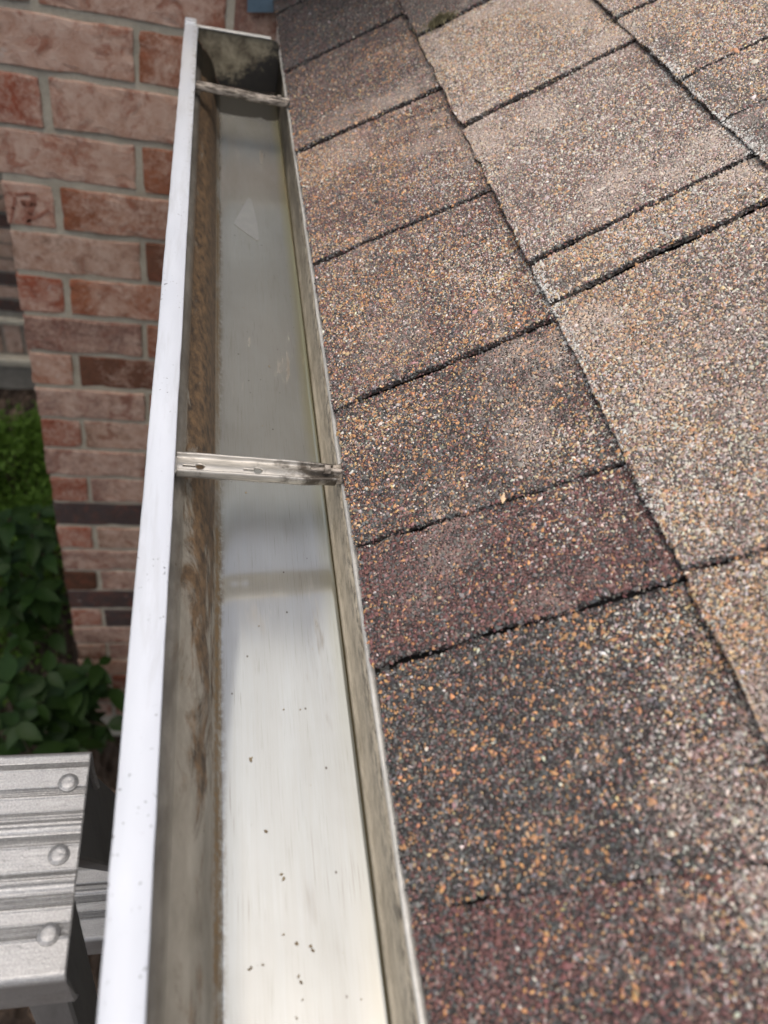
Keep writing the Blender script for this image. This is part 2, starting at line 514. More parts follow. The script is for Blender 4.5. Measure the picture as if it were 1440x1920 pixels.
def brick_mesh(name, sx, sy, sz, seed):
    nx, ny, nz = max(3, int(sx / 0.016)), 2, 6
    bm = bmesh.new()
    bmesh.ops.create_cube(bm, size=1)
    for ax, n in ((0, nx), (1, ny), (2, nz)):
        dim = (sx, sy, sz)[ax]
        for f_ in [i / n for i in range(1, n)] + [0.0024 / dim, 1 - 0.0024 / dim]:
            co = Vector((0, 0, 0)); co[ax] = -0.5 + f_
            no = Vector((0, 0, 0)); no[ax] = 1
            bmesh.ops.bisect_plane(bm, geom=bm.verts[:] + bm.edges[:] + bm.faces[:], plane_co=co, plane_no=no)
    S = Vector((sx, sy, sz))
    rad = 0.0018
    for v in bm.verts:
        c = Vector((v.co.x * sx, v.co.y * sy, v.co.z * sz))
        inner = Vector([max(-S[i] / 2 + rad, min(S[i] / 2 - rad, c[i])) for i in range(3)])
        d = c - inner
        if d.length > 1e-7:
            c = inner + d.normalized() * min(d.length, rad)
        q = c * 22 + Vector((seed * 7.3, seed * 3.1, seed))
        onedge = sum(abs(abs(c[i]) - S[i] / 2) < 0.004 for i in range(3)) >= 2
        amp = 0.0013 if onedge else 0.0006
        c += Vector((mn.noise(q), mn.noise(q + Vector((9, 0, 0))), mn.noise(q + Vector((0, 9, 0))))) * amp
        if onedge and mn.noise(q * 2.2) > 0.25:
            c -= Vector((math.copysign(0.0012, c.x) * (abs(c.x) > S.x / 2 - .004), math.copysign(.001, c.y), math.copysign(0.0012, c.z) * (abs(c.z) > S.z / 2 - .004)))
        v.co = c
    return bm_mesh(name, bm)


BH = CH - JT
BR_FULL = [brick_mesh('brick', MOD - JT, 0.09, BH, s) for s in range(7)]
BR_HEAD = [brick_mesh('brick', 0.0640, 0.19, BH, 20 + s) for s in range(4)]
BR_CORN = [brick_mesh('brick', 0.1739, 0.09, BH, 30 + s) for s in range(4)]
TONES = {  # own colour and how much lime wash still covers the face
    'pink': ((0.32, 0.145, 0.095), 0.70), 'red': ((0.29, 0.085, 0.050), 0.55), 'rust': ((0.30, 0.115, 0.062), 0.60),
    'brown': ((0.15, 0.070, 0.045), 0.50), 'mauve': ((0.22, 0.128, 0.105), 0.64), 'char': ((0.045, 0.044, 0.048), 0.26),
    'tan': ((0.22, 0.13, 0.085), 0.68), 'dark': ((0.055, 0.028, 0.018), 0.22)}
# row: (tone of the corner brick, tone of the next one)
ROWS = {1: ('pink', 'rust'), 2: ('red', 'pink'), 3: ('pink', 'rust'), 4: ('red', 'rust'), 5: ('tan', 'brown'), 6: ('red', 'rust'),
        7: ('mauve', 'rust'), 8: ('rust', 'brown'), 9: ('mauve', 'red'), 10: ('red', 'tan'), 11: ('mauve', 'pink'), 12: ('red', 'mauve'),
        13: ('char', 'char'), 14: ('red', 'tan'), 15: ('mauve', 'mauve'), 16: ('dark', 'mauve'), 17: ('char', 'char'), 18: ('red', 'char'),
        19: ('mauve', 'mauve'), 20: ('brown', 'mauve'), 21: ('pink', 'mauve'), 22: ('mauve', 'red'), 0: ('rust', 'pink')}
wall = empty('brick_wall', (XC, YW, GZ))
tag(wall, 'red brick end wall with lime washed faces and grey mortar at the gutter end', 'brick wall')
TOPROW = -2
ROWN = 24


def put_brick(me, x, y, z, tone, parent):
    o = bpy.data.objects.new('brick', me)
    COL.objects.link(o)
    if not me.materials:
        me.materials.append(M_BRICK)
    o.parent = parent
    o.location = Vector((x, y, z)) - parent.location + Vector((random.uniform(-.0015, .0015), random.uniform(-.0018, .0012), random.uniform(-.001, .001)))
    o.rotation_euler = (random.uniform(-.006, .006), random.uniform(-.006, .006), random.uniform(-.006, .006))
    c, w = TONES[tone]
    j = random.uniform(0.85, 1.15)
    o['tone'] = [c[0] * j, c[1] * j, c[2] * j]
    o['wash'] = w + random.uniform(-.05, .05)
    return o


for i in range(TOPROW, ROWN + 1):
    zc = Z0 - CH * i + CH / 2
    a, b = ROWS.get(i, (random.choice(['pink', 'rust', 'red', 'mauve']),) * 2)
    if i % 2:
        put_brick(random.choice(BR_CORN), XC + 0.08695, YW + 0.045, zc, a, wall)
        xs = XH + MOD / 2
    else:
        put_brick(random.choice(BR_HEAD), XC + 0.0320, YW + 0.095, zc, a, wall)
        xs = XH - MOD / 2 + MOD / 2
    n = 0
    lim = 1.1 if i < 1 else 0.25
    while xs < lim:
        t = b if n == 0 else random.choice(['pink', 'rust', 'mauve', 'red', 'tan'])
        put_brick(random.choice(BR_FULL), xs, YW + 0.045, zc, t, wall)
        xs += MOD
        n += 1
ztop = Z0 - CH * (TOPROW - 1)
# mortar core: slightly wavy front sheet recessed behind the brick faces
MO = 0.0028
bm = box_bm(XC + MO, 1.1, YW + MO, YW + 0.20, GZ - 0.1, ztop)
link('mortar', bm_mesh('mortar', bm), M_MORTAR, wall, -wall.location)
bm = box_bm(XC + 0.001, 1.1, YW + 0.201, YW + 1.25, GZ - 0.1, ztop)
link('wall_return', bm_mesh('wall_return', bm), M_MORTAR, wall, -wall.location)

def wall_px(x, y, yy):
    v = _d + _r2 * ((x - 720) / 1470.2) - _u2 * ((y - 960) / 1470.2)
    return CAM + v * (yy / v.y)


M_SCAR = mat_plain('bare_red_clay', (0.21, 0.075, 0.048), (0.34, 0.17, 0.12), 160, 0.95)
head4 = [o for o in wall.children if o.name.startswith('brick') and abs(o.location.z + wall.location.z - (Z0 - CH * 4 + CH / 2)) < 0.01][0]
head4['wash'] = 0.72
head4['label'] = 'corner brick with red scratched marks'
for st in ([(28, 372), (24, 390), (20, 418)], [(30, 366), (48, 364), (66, 366)], [(40, 377), (62, 380)], [(62, 368), (64, 384), (56, 400), (50, 420)], [(42, 378), (44, 384), (58, 385)], [(52, 416), (74, 404), (90, 394)]):
    bm = bmesh.new()
    hw_ = 0.0026 if len(st) != 4 else 0.0042
    for (p0, p1) in zip(st[:-1], st[1:]):
        A, B = wall_px(*p0, YW - 0.0004), wall_px(*p1, YW - 0.0004)
        dd = (B - A).normalized()
        nn = Vector((-dd.z, 0, dd.x)) * hw_
        A, B = A - dd * 0.001, B + dd * 0.001
        f = [bm.verts.new(q) for q in (A - nn * random.uniform(.5, 1.2), B - nn * random.uniform(.5, 1.2), B + nn * random.uniform(.5, 1.2), A + nn * random.uniform(.5, 1.2))]
        g = [bm.verts.new(v.co + Vector((0, 0.003, 0))) for v in f]
        bm.faces.new(f)
        for i in range(4):
            bm.faces.new([f[i], g[i], g[(i + 1) % 4], f[(i + 1) % 4]])
    bmesh.ops.recalc_face_normals(bm, faces=bm.faces[:])
    sc_ = link('scratch_mark', bm_mesh('scratch_mark', bm), M_SCAR, head4)
    sc_.matrix_parent_inverse = Matrix.LocRotScale(head4.location + wall.location, head4.rotation_euler, None).inverted()

# upper wall above the brick and an eave added to shade the gutter end (above the picture, mirrored in the gutter floor)
up = empty('siding_wall', (XC, YW, ztop))
tag(up, 'blue grey lap siding above the brick end wall with an added shading eave', 'siding wall')
ZS = 0.500
OV = 0.80
nb = 2
bh = (ZS - ztop) / nb
for i in range(nb):
    z0 = ztop + i * bh
    v = [(XC, YW - 0.012, z0), (1.6, YW - 0.012, z0), (1.6, YW - 0.002, z0 + bh), (XC, YW - 0.002, z0 + bh),
         (XC, YW + 0.03, z0), (1.6, YW + 0.03, z0), (1.6, YW + 0.03, z0 + bh), (XC, YW + 0.03, z0 + bh)]
    link('siding_board', mesh('siding_board', v, [(0, 1, 2, 3), (5, 4, 7, 6), (1, 0, 4, 5), (3, 2, 6, 7), (0, 3, 7, 4), (2, 1, 5, 6)]), M_SIDING, up, -up.location)
EV0 = -0.03
box('added_soffit', EV0, 1.6, OV + 0.021, YW + 0.03, ZS + 0.001, ZS + 0.02, M_SOFFIT, up, 0, -up.location)
box('fascia_board', EV0 - 0.02, 1.62, OV, OV + 0.02, ZS - 0.004, ZS + 0.085, M_SOFFIT, up, 0.003, -up.location)
box('wall_core', XC, 1.6, YW + 0.031, YW + 1.2, ztop + 0.001, ZS, M_SIDING, up, 0, -up.location)
v = [(EV0 - 0.02, OV - 0.02, ZS + 0.087), (1.62, OV - 0.02, ZS + 0.087), (1.62, YW + 1.2, ZS + 0.75), (EV0 - 0.02, YW + 1.2, ZS + 0.75),
     (EV0 - 0.02, OV - 0.02, ZS + 0.100), (1.62, OV - 0.02, ZS + 0.100), (1.62, YW + 1.2, ZS + 0.763), (EV0 - 0.02, YW + 1.2, ZS + 0.763)]
uo = link('added_eave_roof', mesh('added_eave_roof', v, [(3, 2, 1, 0), (4, 5, 6, 7), (0, 1, 5, 4), (2, 3, 7, 6), (1, 2, 6, 5), (3, 0, 4, 7)]), M_ASPH, up, -up.location)
uo['tone'] = [0.15, 0.11, 0.09]

# ------------------------------------------------------------------ the house under the eaves
TH = 0.6151
CT, ST = math.cos(TH), math.sin(TH)
RS = 0.909      # roof drawn in its own units, scaled to real size here
EX, EZ = -0.0135 + 0.0813 * RS, 0.3578 - 0.3034 * RS
Y0, Y1 = -0.55, YW - 0.004


def rp(s, y, h):
    return (EX + s * CT - h * ST, y, EZ + s * ST + h * CT)


house = empty('house_side', (0.08, 0, GZ))
tag(house, 'white fascia board and house side under the roof eave', 'house')
box('fascia_board', 0.0675, 0.090, Y0, Y1, -0.10, 0.066, M_WOOD, house, 0, -house.location)
box('house_wall', 0.30, 0.45, Y0, Y1, GZ - 0.05, -0.0985, M_MORTAR2, house, 0, -house.location)
box('soffit_board', 0.091, 0.299, Y0, Y1, -0.098, -0.085, M_WOOD, house, 0, -house.location)

# ------------------------------------------------------------------ roof
roof = empty('shingle_roof', (EX, 0, EZ))
tag(roof, 'weathered brown asphalt shingle roof slope rising from the gutter', 'roof')
EXPO = 0.14 * RS
# deck under everything
dv = [rp(0.03, Y0, -0.012), rp(1.9, Y0, -0.012), rp(1.9, Y1, -0.012), rp(0.03, Y1, -0.012),
      rp(0.03, Y0, -0.03), rp(1.9, Y0, -0.03), rp(1.9, Y1, -0.03), rp(0.03, Y1, -0.03)]
link('roof_deck', mesh('roof_deck', dv, [(0, 1, 2, 3), (7, 6, 5, 4), (0, 4, 5, 1), (2, 6, 7, 3), (1, 5, 6, 2), (0, 3, 7, 4)]), M_WOOD, roof, -roof.location)
dv = [rp(0.004, Y0, -0.0075), rp(1.9, Y0, -0.0075), rp(1.9, Y1, -0.0075), rp(0.004, Y1, -0.0075),
      rp(0.004, Y0, -0.011), rp(1.9, Y0, -0.011), rp(1.9, Y1, -0.011), rp(0.004, Y1, -0.011)]
und = link('underlay_sheet', mesh('underlay_sheet', dv, [(0, 1, 2, 3), (7, 6, 5, 4), (0, 4, 5, 1), (2, 6, 7, 3), (1, 5, 6, 2), (0, 3, 7, 4)]), M_ASPH, roof, -roof.location)
und['tone'] = [0.02, 0.02, 0.02]

STONES = np.array([  # black, charcoal, grey, pale, maroon, mauve, orange, tan
    (0.023, 0.022, 0.023), (0.062, 0.066, 0.066), (0.155, 0.150, 0.142), (0.50, 0.465, 0.42),
    (0.135, 0.060, 0.055), (0.25, 0.155, 0.138), (0.42, 0.22, 0.098), (0.47, 0.345, 0.195)])
MIX = {
    'maroon': (.12, .18, .10, .01, .46, .09, .03, .01),
    'ember':  (.20, .31, .22, .01, .14, .03, .08, .01),
    'umber':  (.14, .22, .21, .03, .18, .10, .08, .04),
    'brown':  (.10, .15, .19, .06, .18, .16, .09, .07),
    'sand':   (.08, .065, .12, .34, .06, .16, .09, .17),
    'rose':   (.08, .08, .14, .29, .11, .26, .04, .08),
    'honey':  (.05, .06, .12, .18, .05, .12, .19, .23),
    'dusk':   (.26, .29, .21, .01, .14, .06, .02, .01),
    'grey':   (.14, .17, .25, .16, .10, .12, .03, .03),
    'pale':   (.03, .05, .15, .45, .04, .17, .03, .08),
}
MIX = {k: np.array(v) / sum(v) for k, v in MIX.items()}


def vnoise(a, b, scale, seed):
    """vectorised smooth value noise in 2-D, 0..1"""
    x, y = a * scale + seed * 17.13, b * scale + seed * 5.71
    xi, yi = np.floor(x).astype(int), np.floor(y).astype(int)
    fx, fy = x - xi, y - yi
    fx, fy = fx * fx * (3 - 2 * fx), fy * fy * (3 - 2 * fy)

    def h(i, j):
        n = (i * 374761393 + j * 668265263 + seed * 69069) & 0x7fffffff
        n = ((n ^ (n >> 13)) * 1274126177) & 0x7fffffff
        return ((n ^ (n >> 16)) & 0xffff) / 65535.0
    return (h(xi, yi) * (1 - fx) + h(xi + 1, yi) * fx) * (1 - fy) + (h(xi, yi + 1) * (1 - fx) + h(xi + 1, yi + 1) * fx) * fy


# patches of a differing blend: (s, y, radius s, radius y, blend, strength)
PATCH = [
    (0.135, 0.045, .030, .06, 'pale', .6), (0.122, 0.10, .030, .06, 'rose', .85), (0.125, 0.160, .03, .02, 'pale', .35), (0.02, 0.13, .045, .05, 'ember', .8),
    (0.115, 0.272, .03, .018, 'sand', .85), (0.015, 0.30, .04, .035, 'umber', .5), (0.03, 0.34, .05, .022, 'honey', .55), (0.118, 0.225, .03, .025, 'rose', .6),
    (0.112, 0.435, .032, .05, 'sand', .9), (0.02, 0.47, .03, .05, 'honey', .45), (0.10, 0.50, .05, .02, 'rose', .5),
    (0.02, 0.68, .035, .05, 'honey', .7), (0.115, 0.58, .03, .04, 'rose', .7), (0.118, 0.545, .022, .02, 'pale', .4),
    (0.115, 0.76, .035, .04, 'grey', .5), (0.06, 0.80, .05, .05, 'umber', .5), (0.03, 0.98, .2, .1, 'dusk', .7), (0.10, 0.99, .03, .05, 'grey', .6),
    (0.165, 0.355, .035, .018, 'honey', .8), (0.170, 0.325, .04, .03, 'honey', .7), (0.24, 0.30, .05, .04, 'rose', .5), (0.165, 0.40, .025, .02, 'honey', .6),
    (0.155, 0.385, .018, .010, 'dusk', .8), (0.165, 0.15, .05, .02, 'honey', .9), (0.16, 0.585, .03, .03, 'honey', .6),
    (0.21, 0.60, .07, .05, 'rose', .5), (0.23, 0.74, .06, .06, 'honey', .45), (0.15, 0.90, .06, .05, 'dusk', .8),
    (0.305, 0.60, .03, .05, 'honey', .6), (0.325, 0.50, .04, .012, 'dusk', .55), (0.30, 0.44, .02, .03, 'grey', .6),
]
# lichen along the butt edges: (s, y, half length, cover)
LICHEN = [(.281, .555, .020, .9), (.281, .515, .016, .8), (.281, .47, .012, .7), (.281, .445, .02, .95), (.282, .43, .012, .8), (.281, .59, .008, .5),
          (.141, .378, .014, .95), (.141, .34, .014, .7), (.141, .40, .015, .6), (.141, .30, .01, .5), (.141, .26, .012, .45), (.141, .215, .012, .5), (.128, .068, .008, .8), (.141, .44, .01, .4)]
PATCH.append((.29, .585, .012, .03, 'dusk', .7))
PATCH.append((.293, .50, .012, .05, 'dusk', .6))
PATCH.append((.29, .43, .012, .03, 'dusk', .6))

PATCH = [(a * RS, b * RS, c * RS, d * RS, e, f) for a, b, c, d, e, f in PATCH]
# one stone: four-sided base rising to a skewed ridge (6 corners, 6 triangles)
g_base = np.array([(1.0, 0.25, -0.3), (-0.1, 1.0, -0.3), (-1.0, -0.2, -0.3), (0.15, -1.0, -0.3), (0.42, 0.20, 1.0), (-0.45, -0.16, 0.9)])
g_face = np.array([(0, 1, 4), (1, 5, 4), (1, 2, 5), (2, 3, 5), (3, 4, 5), (3, 0, 4)])
EYE = np.array(CAM)
VP = np.array(M.inverted())


def in_view(P, m=1.07):
    q = np.c_[P, np.ones(len(P))] @ VP.T
    z = -q[:, 2]
    u = np.abs(q[:, 0] / z) * 1470.2 / 720
    v = np.abs(q[:, 1] / z) * 1470.2 / 960
    return (z > 0.02) & (u < m) & (v < m)


def granule_mesh(name, P, R, Cc, tilt):
    n = len(P)
    ang = RNG.uniform(0, 2 * np.pi, n)
    v = np.repeat(g_base[None], n, 0) * (1 + RNG.uniform(-0.28, 0.28, (n, 6, 3)))
    v[:, :, 0] *= (R * RNG.uniform(0.8, 1.7, n))[:, None]
    v[:, :, 1] *= (R * RNG.uniform(0.65, 1.05, n))[:, None]
    v[:, :, 2] *= (R * RNG.uniform(0.45, 1.15, n))[:, None]
    c, s = np.cos(ang)[:, None], np.sin(ang)[:, None]
    x, y = v[:, :, 0] * c - v[:, :, 1] * s, v[:, :, 0] * s + v[:, :, 1] * c
    tx, ty = RNG.normal(0, 0.35, n)[:, None], RNG.normal(0, 0.35, n)[:, None]
    z = v[:, :, 2] + x * tx + y * ty
    wx = x * CT - z * ST
    wz = x * ST + z * CT
    vv = np.stack([wx, y, wz], -1) + P[:, None, :]
    faces = (g_face[None] + (np.arange(n) * 6)[:, None, None]).reshape(-1, 3)
    me = bpy.data.meshes.new(name)
    nv, nf = n * 6, n * 6
    me.vertices.add(nv)
    me.vertices.foreach_set('co', vv.reshape(-1).astype(np.float32))
    me.loops.add(nf * 3)
    me.loops.foreach_set('vertex_index', faces.reshape(-1).astype(np.int32))
    me.polygons.add(nf)
    me.polygons.foreach_set('loop_start', (np.arange(nf) * 3).astype(np.int32))
    me.update(calc_edges=True)
    at = me.attributes.new('stone', 'FLOAT_COLOR', 'POINT')
    cc = np.ones((n, 6, 4), np.float32)
    cc[:, :, :3] = Cc[:, None, :]
    at.data.foreach_set('color', cc.reshape(-1))
    return me


NG = 0


def tab(s0, s1, ya, yb, mixname, lift, seed, top=0.0):
    """one shingle tab: ya, yb = (y at s0, y at s1); lift raises its near edge; its front edge lies on the roof plane"""
    global NG
    ya, yb = (ya[0] * RS, ya[1] * RS), (yb[0] * RS, yb[1] * RS)
    ns = 40
    ny = max(8, int((yb[0] - ya[0]) / 0.005))
    S = np.linspace(s0, s1 + 0.012, ns)
    rs = np.random.default_rng(seed)

    def hgt(s, y, t):
        w = (vnoise(s, y, 22, seed) - 0.5) * 0.0011 + (vnoise(s, y, 70, seed + 3) - 0.5) * 0.0006
        e = np.exp(-t * (ya_len) / 0.035)
        return -0.0046 * (s - s0) / EXPO + lift * e + w + top - 0.0009 * np.exp(-(1 - t) * ya_len / 0.006) - 0.0006 * np.exp(-(s - s0) / 0.004)

    ya_len = yb[0] - ya[0]
    f = (S - s0) / (s1 - s0)
    jag = lambda k, amp: (np.convolve(rs.normal(0, 1, k + 4), np.ones(3) / 3, 'same')[2:-2]) * amp
    ja, jb = jag(ns, 0.0011), jag(ns, 0.0011)
    js = jag(ny + 1, 0.0010)
    ga = (ya[0] + (ya[1] - ya[0]) * f + ja)[:, None]
    gb = (yb[0] + (yb[1] - yb[0]) * f + jb - 0.0015)[:, None]
    gt_ = np.linspace(0, 1, ny + 1)[None, :] * np.ones((ns, 1))
    gy = ga + (gb - ga) * gt_
    gs_ = S[:, None] * np.ones((1, ny + 1))
    gs_[0] += js
    V = np.stack([gs_.ravel(), gy.ravel(), hgt(gs_.ravel(), gy.ravel(), gt_.ravel())], -1)
    nv = len(V)
    Vb = V.copy()
    Vb[:, 2] -= 0.0040
    AV = np.r_[V, Vb]
    idx = lambda i, j: i * (ny + 1) + j
    F = [(idx(i, j), idx(i + 1, j), idx(i + 1, j + 1), idx(i, j + 1)) for i in range(ns - 1) for j in range(ny)]
    for j in range(ny):
        F.append((idx(0, j), idx(0, j + 1), idx(0, j + 1) + nv, idx(0, j) + nv))
    for i in range(ns - 1):
        F.append((idx(i + 1, 0), idx(i, 0), idx(i, 0) + nv, idx(i + 1, 0) + nv))
        F.append((idx(i, ny), idx(i + 1, ny), idx(i + 1, ny) + nv, idx(i, ny) + nv))
    W3 = np.stack([EX + AV[:, 0] * CT - AV[:, 2] * ST, AV[:, 1], EZ + AV[:, 0] * ST + AV[:, 2] * CT], -1)
    o = link('shingle', mesh('shingle', W3, F, True), M_ASPH, roof, -roof.location)
    w = MIX[mixname]
    tone = (w[:, None] * STONES).sum(0) * 0.8
    o['tone'] = [float(c) for c in tone]
    # granules
    sp = 0.00082
    L, Wd = s1 + 0.004 - s0 + 0.0012, ya_len
    gs = np.arange(s0 - 0.0004, s1 + 0.004, sp)
    gt = np.arange(0, 1, sp / Wd)
    g1, g2 = np.meshgrid(gs, gt, indexing='ij')
    s = g1.ravel() + RNG.uniform(-.5, .5, g1.size) * sp * 1.1
    t = g2.ravel() + RNG.uniform(-.5, .5, g1.size) * sp * 1.1 / Wd
    t = np.clip(t, 0, 1)
    fi = (s - s0) / (s1 - s0)
    a = ya[0] + (ya[1] - ya[0]) * fi + np.interp(s, S, ja)
    b = yb[0] + (yb[1] - yb[0]) * fi + np.interp(s, S, jb) - 0.0015
    y = a + (b - a) * t
    front = s < s0 + 0.001
    s = np.where(front, np.maximum(s, s0 + np.interp(y, np.linspace(ya[0], yb[0], ny + 1), js)), s)
    h = hgt(s, y, t)
    # some granules cling to the cut edges
    ne = int(Wd / sp * 1.6)
    te = RNG.uniform(0, 1, ne)
    nl = int((s1 - s0) / sp * 2.4)
    se = np.r_[np.full(ne, s0) + RNG.uniform(-.0004, .0004, ne), RNG.uniform(s0, s1, nl)]
    tt = np.r_[te, np.zeros(nl)]
    fe = (se - s0) / (s1 - s0)
    ae = ya[0] + (ya[1] - ya[0]) * fe + np.interp(se, S, ja)
    be = yb[0] + (yb[1] - yb[0]) * fe - 0.0015
    ye = ae + (be - ae) * tt
    se[:ne] += np.interp(ye[:ne], np.linspace(ya[0], yb[0], ny + 1), js)
    he = hgt(se, ye, tt) - np.abs(RNG.normal(0, 0.0017, ne + nl)).clip(0, .0042)
    ncl = ne + nl
    s, y, h, t = np.r_[s, se], np.r_[y, ye - np.r_[np.zeros(ne), RNG.uniform(0, .0006, nl)]], np.r_[h, he], np.r_[t, tt]
    cling = np.r_[np.zeros(len(s) - ncl), np.ones(ne) * 0.6, np.ones(nl) * 0.9]
    P = np.stack([EX + s * CT - h * ST, y, EZ + s * ST + h * CT], -1)
    keep = in_view(P) & (vnoise(s, y, 900, seed + 9) > 0.10)
    s, y, P, cling = s[keep], y[keep], P[keep], cling[keep]
    n = len(s)
    if n < 30:
        return o
    Wt = np.repeat(w[None], n, 0)
    drift = vnoise(s, y, 26, seed + 1)[:, None] * 0.6 + vnoise(s, y, 75, seed + 2)[:, None] * 0.4
    Wt = Wt * (1 + np.array([0.5, 0.4, 0, -.5, .9, .2, -.8, -.7])[None] * (drift - 0.5) * 1.6)
    clump = vnoise(s, y, 210, seed + 6)[:, None]
    Wt = Wt * (1 + np.array([-.2, 0, 0, .2, -.3, -.2, 1.3, 1.0])[None] * (clump - 0.5) * 1.5)
    for (ps, py, rs_, ry_, nm, k) in PATCH:
        r2 = ((s - ps) / rs_) ** 2 + ((y - py) / ry_) ** 2
        e = k * np.exp(-r2 * (0.8 + 0.9 * vnoise(s, y, 120, seed + 5)))
        Wt = Wt * (1 - e[:, None]) + MIX[nm][None] * e[:, None]
    Wt = Wt * (1 - cling[:, None]) + MIX['dusk'][None] * cling[:, None]
    Wt = np.clip(Wt, 0.001, None)
    Wt /= Wt.sum(1, keepdims=True)
    pick = (np.cumsum(Wt, 1) < RNG.uniform(0, 1, n)[:, None]).sum(1).clip(0, 7)
    Cc = STONES[pick] * RNG.lognormal(0, 0.24, (n, 1)) * RNG.uniform(0.9, 1.1, (n, 3))
    # pale weathering dust bedded between and on the granules, in blotches, more of it up the slope
    dn = vnoise(s, y, 19, 41) * .45 + vnoise(s, y, 48, 42) * .33 + vnoise(s, y, 130, 43) * .22
    du = np.clip((dn - 0.52) * 3.8, 0, 1) * np.clip(0.25 + (s - 0.02) / 0.12, 0.1, 1.0) * 0.46 + np.where(s > EXPO, 0.13, 0.0)
    du = du * np.clip((1.0 - y) / 0.3, 0.0, 1.0) * (1 - cling)
    Cc = Cc * (1 - du[:, None]) + np.array([0.52, 0.445, 0.39]) * du[:, None] * RNG.uniform(0.8, 1.2, (n, 1))
    stain_shade = np.clip((y / RS - 0.74) / 0.26, 0, 1) * np.clip((0.20 * RS - s) / 0.06, 0, 1) * (0.5 + 0.7 * vnoise(s, y, 30, 55))  # dark stain near the wall, with the wall's shade painted into it
    Cc = Cc * (1 - 0.42 * np.clip(stain_shade, 0, 1))[:, None]
    for (ls, ly, lr, lk) in LICHEN:
        e = 0.6 * lk * np.exp(-((s - ls * RS) / 0.0042) ** 2 - ((y - ly * RS) / (lr * RS)) ** 2 * (0.5 + vnoise(s, y, 160, 77)))
        hit = RNG.uniform(0, 1, n) < e
        Cc[hit] = np.array([0.58, 0.58, 0.55]) * RNG.uniform(0.7, 1.15, (hit.sum(), 1))
    R = RNG.lognormal(math.log(0.00057), 0.30, n) * np.where((pick == 6), 1.12, 1.0)
    me = granule_mesh('granules', P, R, np.clip(Cc, 0, 0.8), 0.3)
    g = link('granules', me, M_GRAN, o)
    g['kind'] = 'stuff'
    NG += n
    return o


LIFT = 0.0023
C1 = [((-0.30, -0.30), 'maroon', 0), ((-0.10, -0.10), 'umber', LIFT), ((-0.02, -0.03), 'maroon', 0.0), ((0.083, 0.067), 'ember', 0.0), ((0.1846, 0.1786), 'maroon', LIFT * 1.25), ((0.2573, 0.2468), 'umber', LIFT), ((0.3647, 0.3650), 'brown', LIFT * 1.2),
      ((0.5316, 0.5229), 'brown', LIFT), ((0.7234, 0.7128), 'umber', LIFT * 1.2), ((0.9232, 0.9167), 'dusk', LIFT), ((1.12, 1.11), 'dusk', LIFT)]
C2 = [((-0.3, -0.3), 'sand', 0), ((-0.05, -0.05), 'rose', LIFT), ((0.06, 0.055), 'honey', 0), ((0.179, 0.165), 'sand', LIFT * 1.1), ((0.3745, 0.383), 'sand', LIFT * 1.2), ((0.4175, 0.4275), 'rose', LIFT),
      ((0.621, 0.6275), 'sand', LIFT * 1.1), ((0.829, 0.838), 'dusk', LIFT), ((1.02, 1.02), 'dusk', LIFT)]
C3 = [((-0.3, -0.3), 'rose', 0), ((0.0, 0.0), 'sand', LIFT), ((0.2, 0.2), 'honey', LIFT), ((0.385, 0.385), 'grey', LIFT), ((0.470, 0.474), 'sand', 0.0006), ((0.537, 0.545), 'sand', 0.0006), ((0.665, 0.66), 'rose', LIFT), ((0.87, 0.87), 'brown', LIFT)]
C4 = [((-0.3, -0.3), 'sand', 0), ((0.1, 0.1), 'rose', LIFT), ((0.35, 0.35), 'sand', LIFT), ((0.62, 0.62), 'honey', LIFT), ((0.9, 0.9), 'brown', LIFT)]
sd = 1
for ci, CR in enumerate((C1, C2, C3, C4)):
    for k, (ya, mx, lf) in enumerate(CR):
        yb = CR[k + 1][0] if k + 1 < len(CR) else (Y1 / RS, Y1 / RS)
        sd += 1
        tab(ci * EXPO, (ci + 1) * EXPO, ya, yb, mx, lf, sd)
# the rest of the slope, above the picture
k_ = [(rp(4 * EXPO, Y0, -0.002)), rp(1.9, Y0, -0.002), rp(1.9, Y1, -0.002), rp(4 * EXPO, Y1, -0.002)]
k2 = [(rp(4 * EXPO, Y0, -0.007)), rp(1.9, Y0, -0.007), rp(1.9, Y1, -0.007), rp(4 * EXPO, Y1, -0.007)]
o = link('upper_slope', mesh('upper_slope', k_ + k2, [(0, 1, 2, 3), (7, 6, 5, 4), (0, 4, 5, 1), (2, 6, 7, 3), (1, 5, 6, 2), (0, 3, 7, 4)]), M_ASPH, roof, -roof.location)
o['tone'] = [0.22, 0.17, 0.14]
print('granules', NG)

# small dry moss tuft in a joint
mp = rp(0.163 * RS, 0.829 * RS, 0.002)
bm = bmesh.new()
for i in range(420):
    a, r = random.uniform(0, 6.28), abs(random.gauss(0, 0.0065))
    p = Vector((math.cos(a) * r * 1.25, math.sin(a) * r * 0.75, 0))
    hgt_ = 0.006 * math.exp(-(r / 0.008) ** 2)
    b = p + Vector((p.x * ST / CT if False else 0, 0, p.x * math.tan(TH) * 0.9))
    q = b + Vector((random.uniform(-.0025, .0025), random.uniform(-.0025, .0025), hgt_ + random.uniform(0, .0025)))
    wv = Vector((random.uniform(-1, 1), random.uniform(-1, 1), 0)) * 0.0009
    bm.faces.new([bm.verts.new(b - wv), bm.verts.new(b + wv), bm.verts.new(q)])
tag(link('moss_tuft', bm_mesh('moss_tuft', bm), M_MOSS, None, mp), 'small dry moss tuft caught in a shingle joint high up the roof', 'moss')

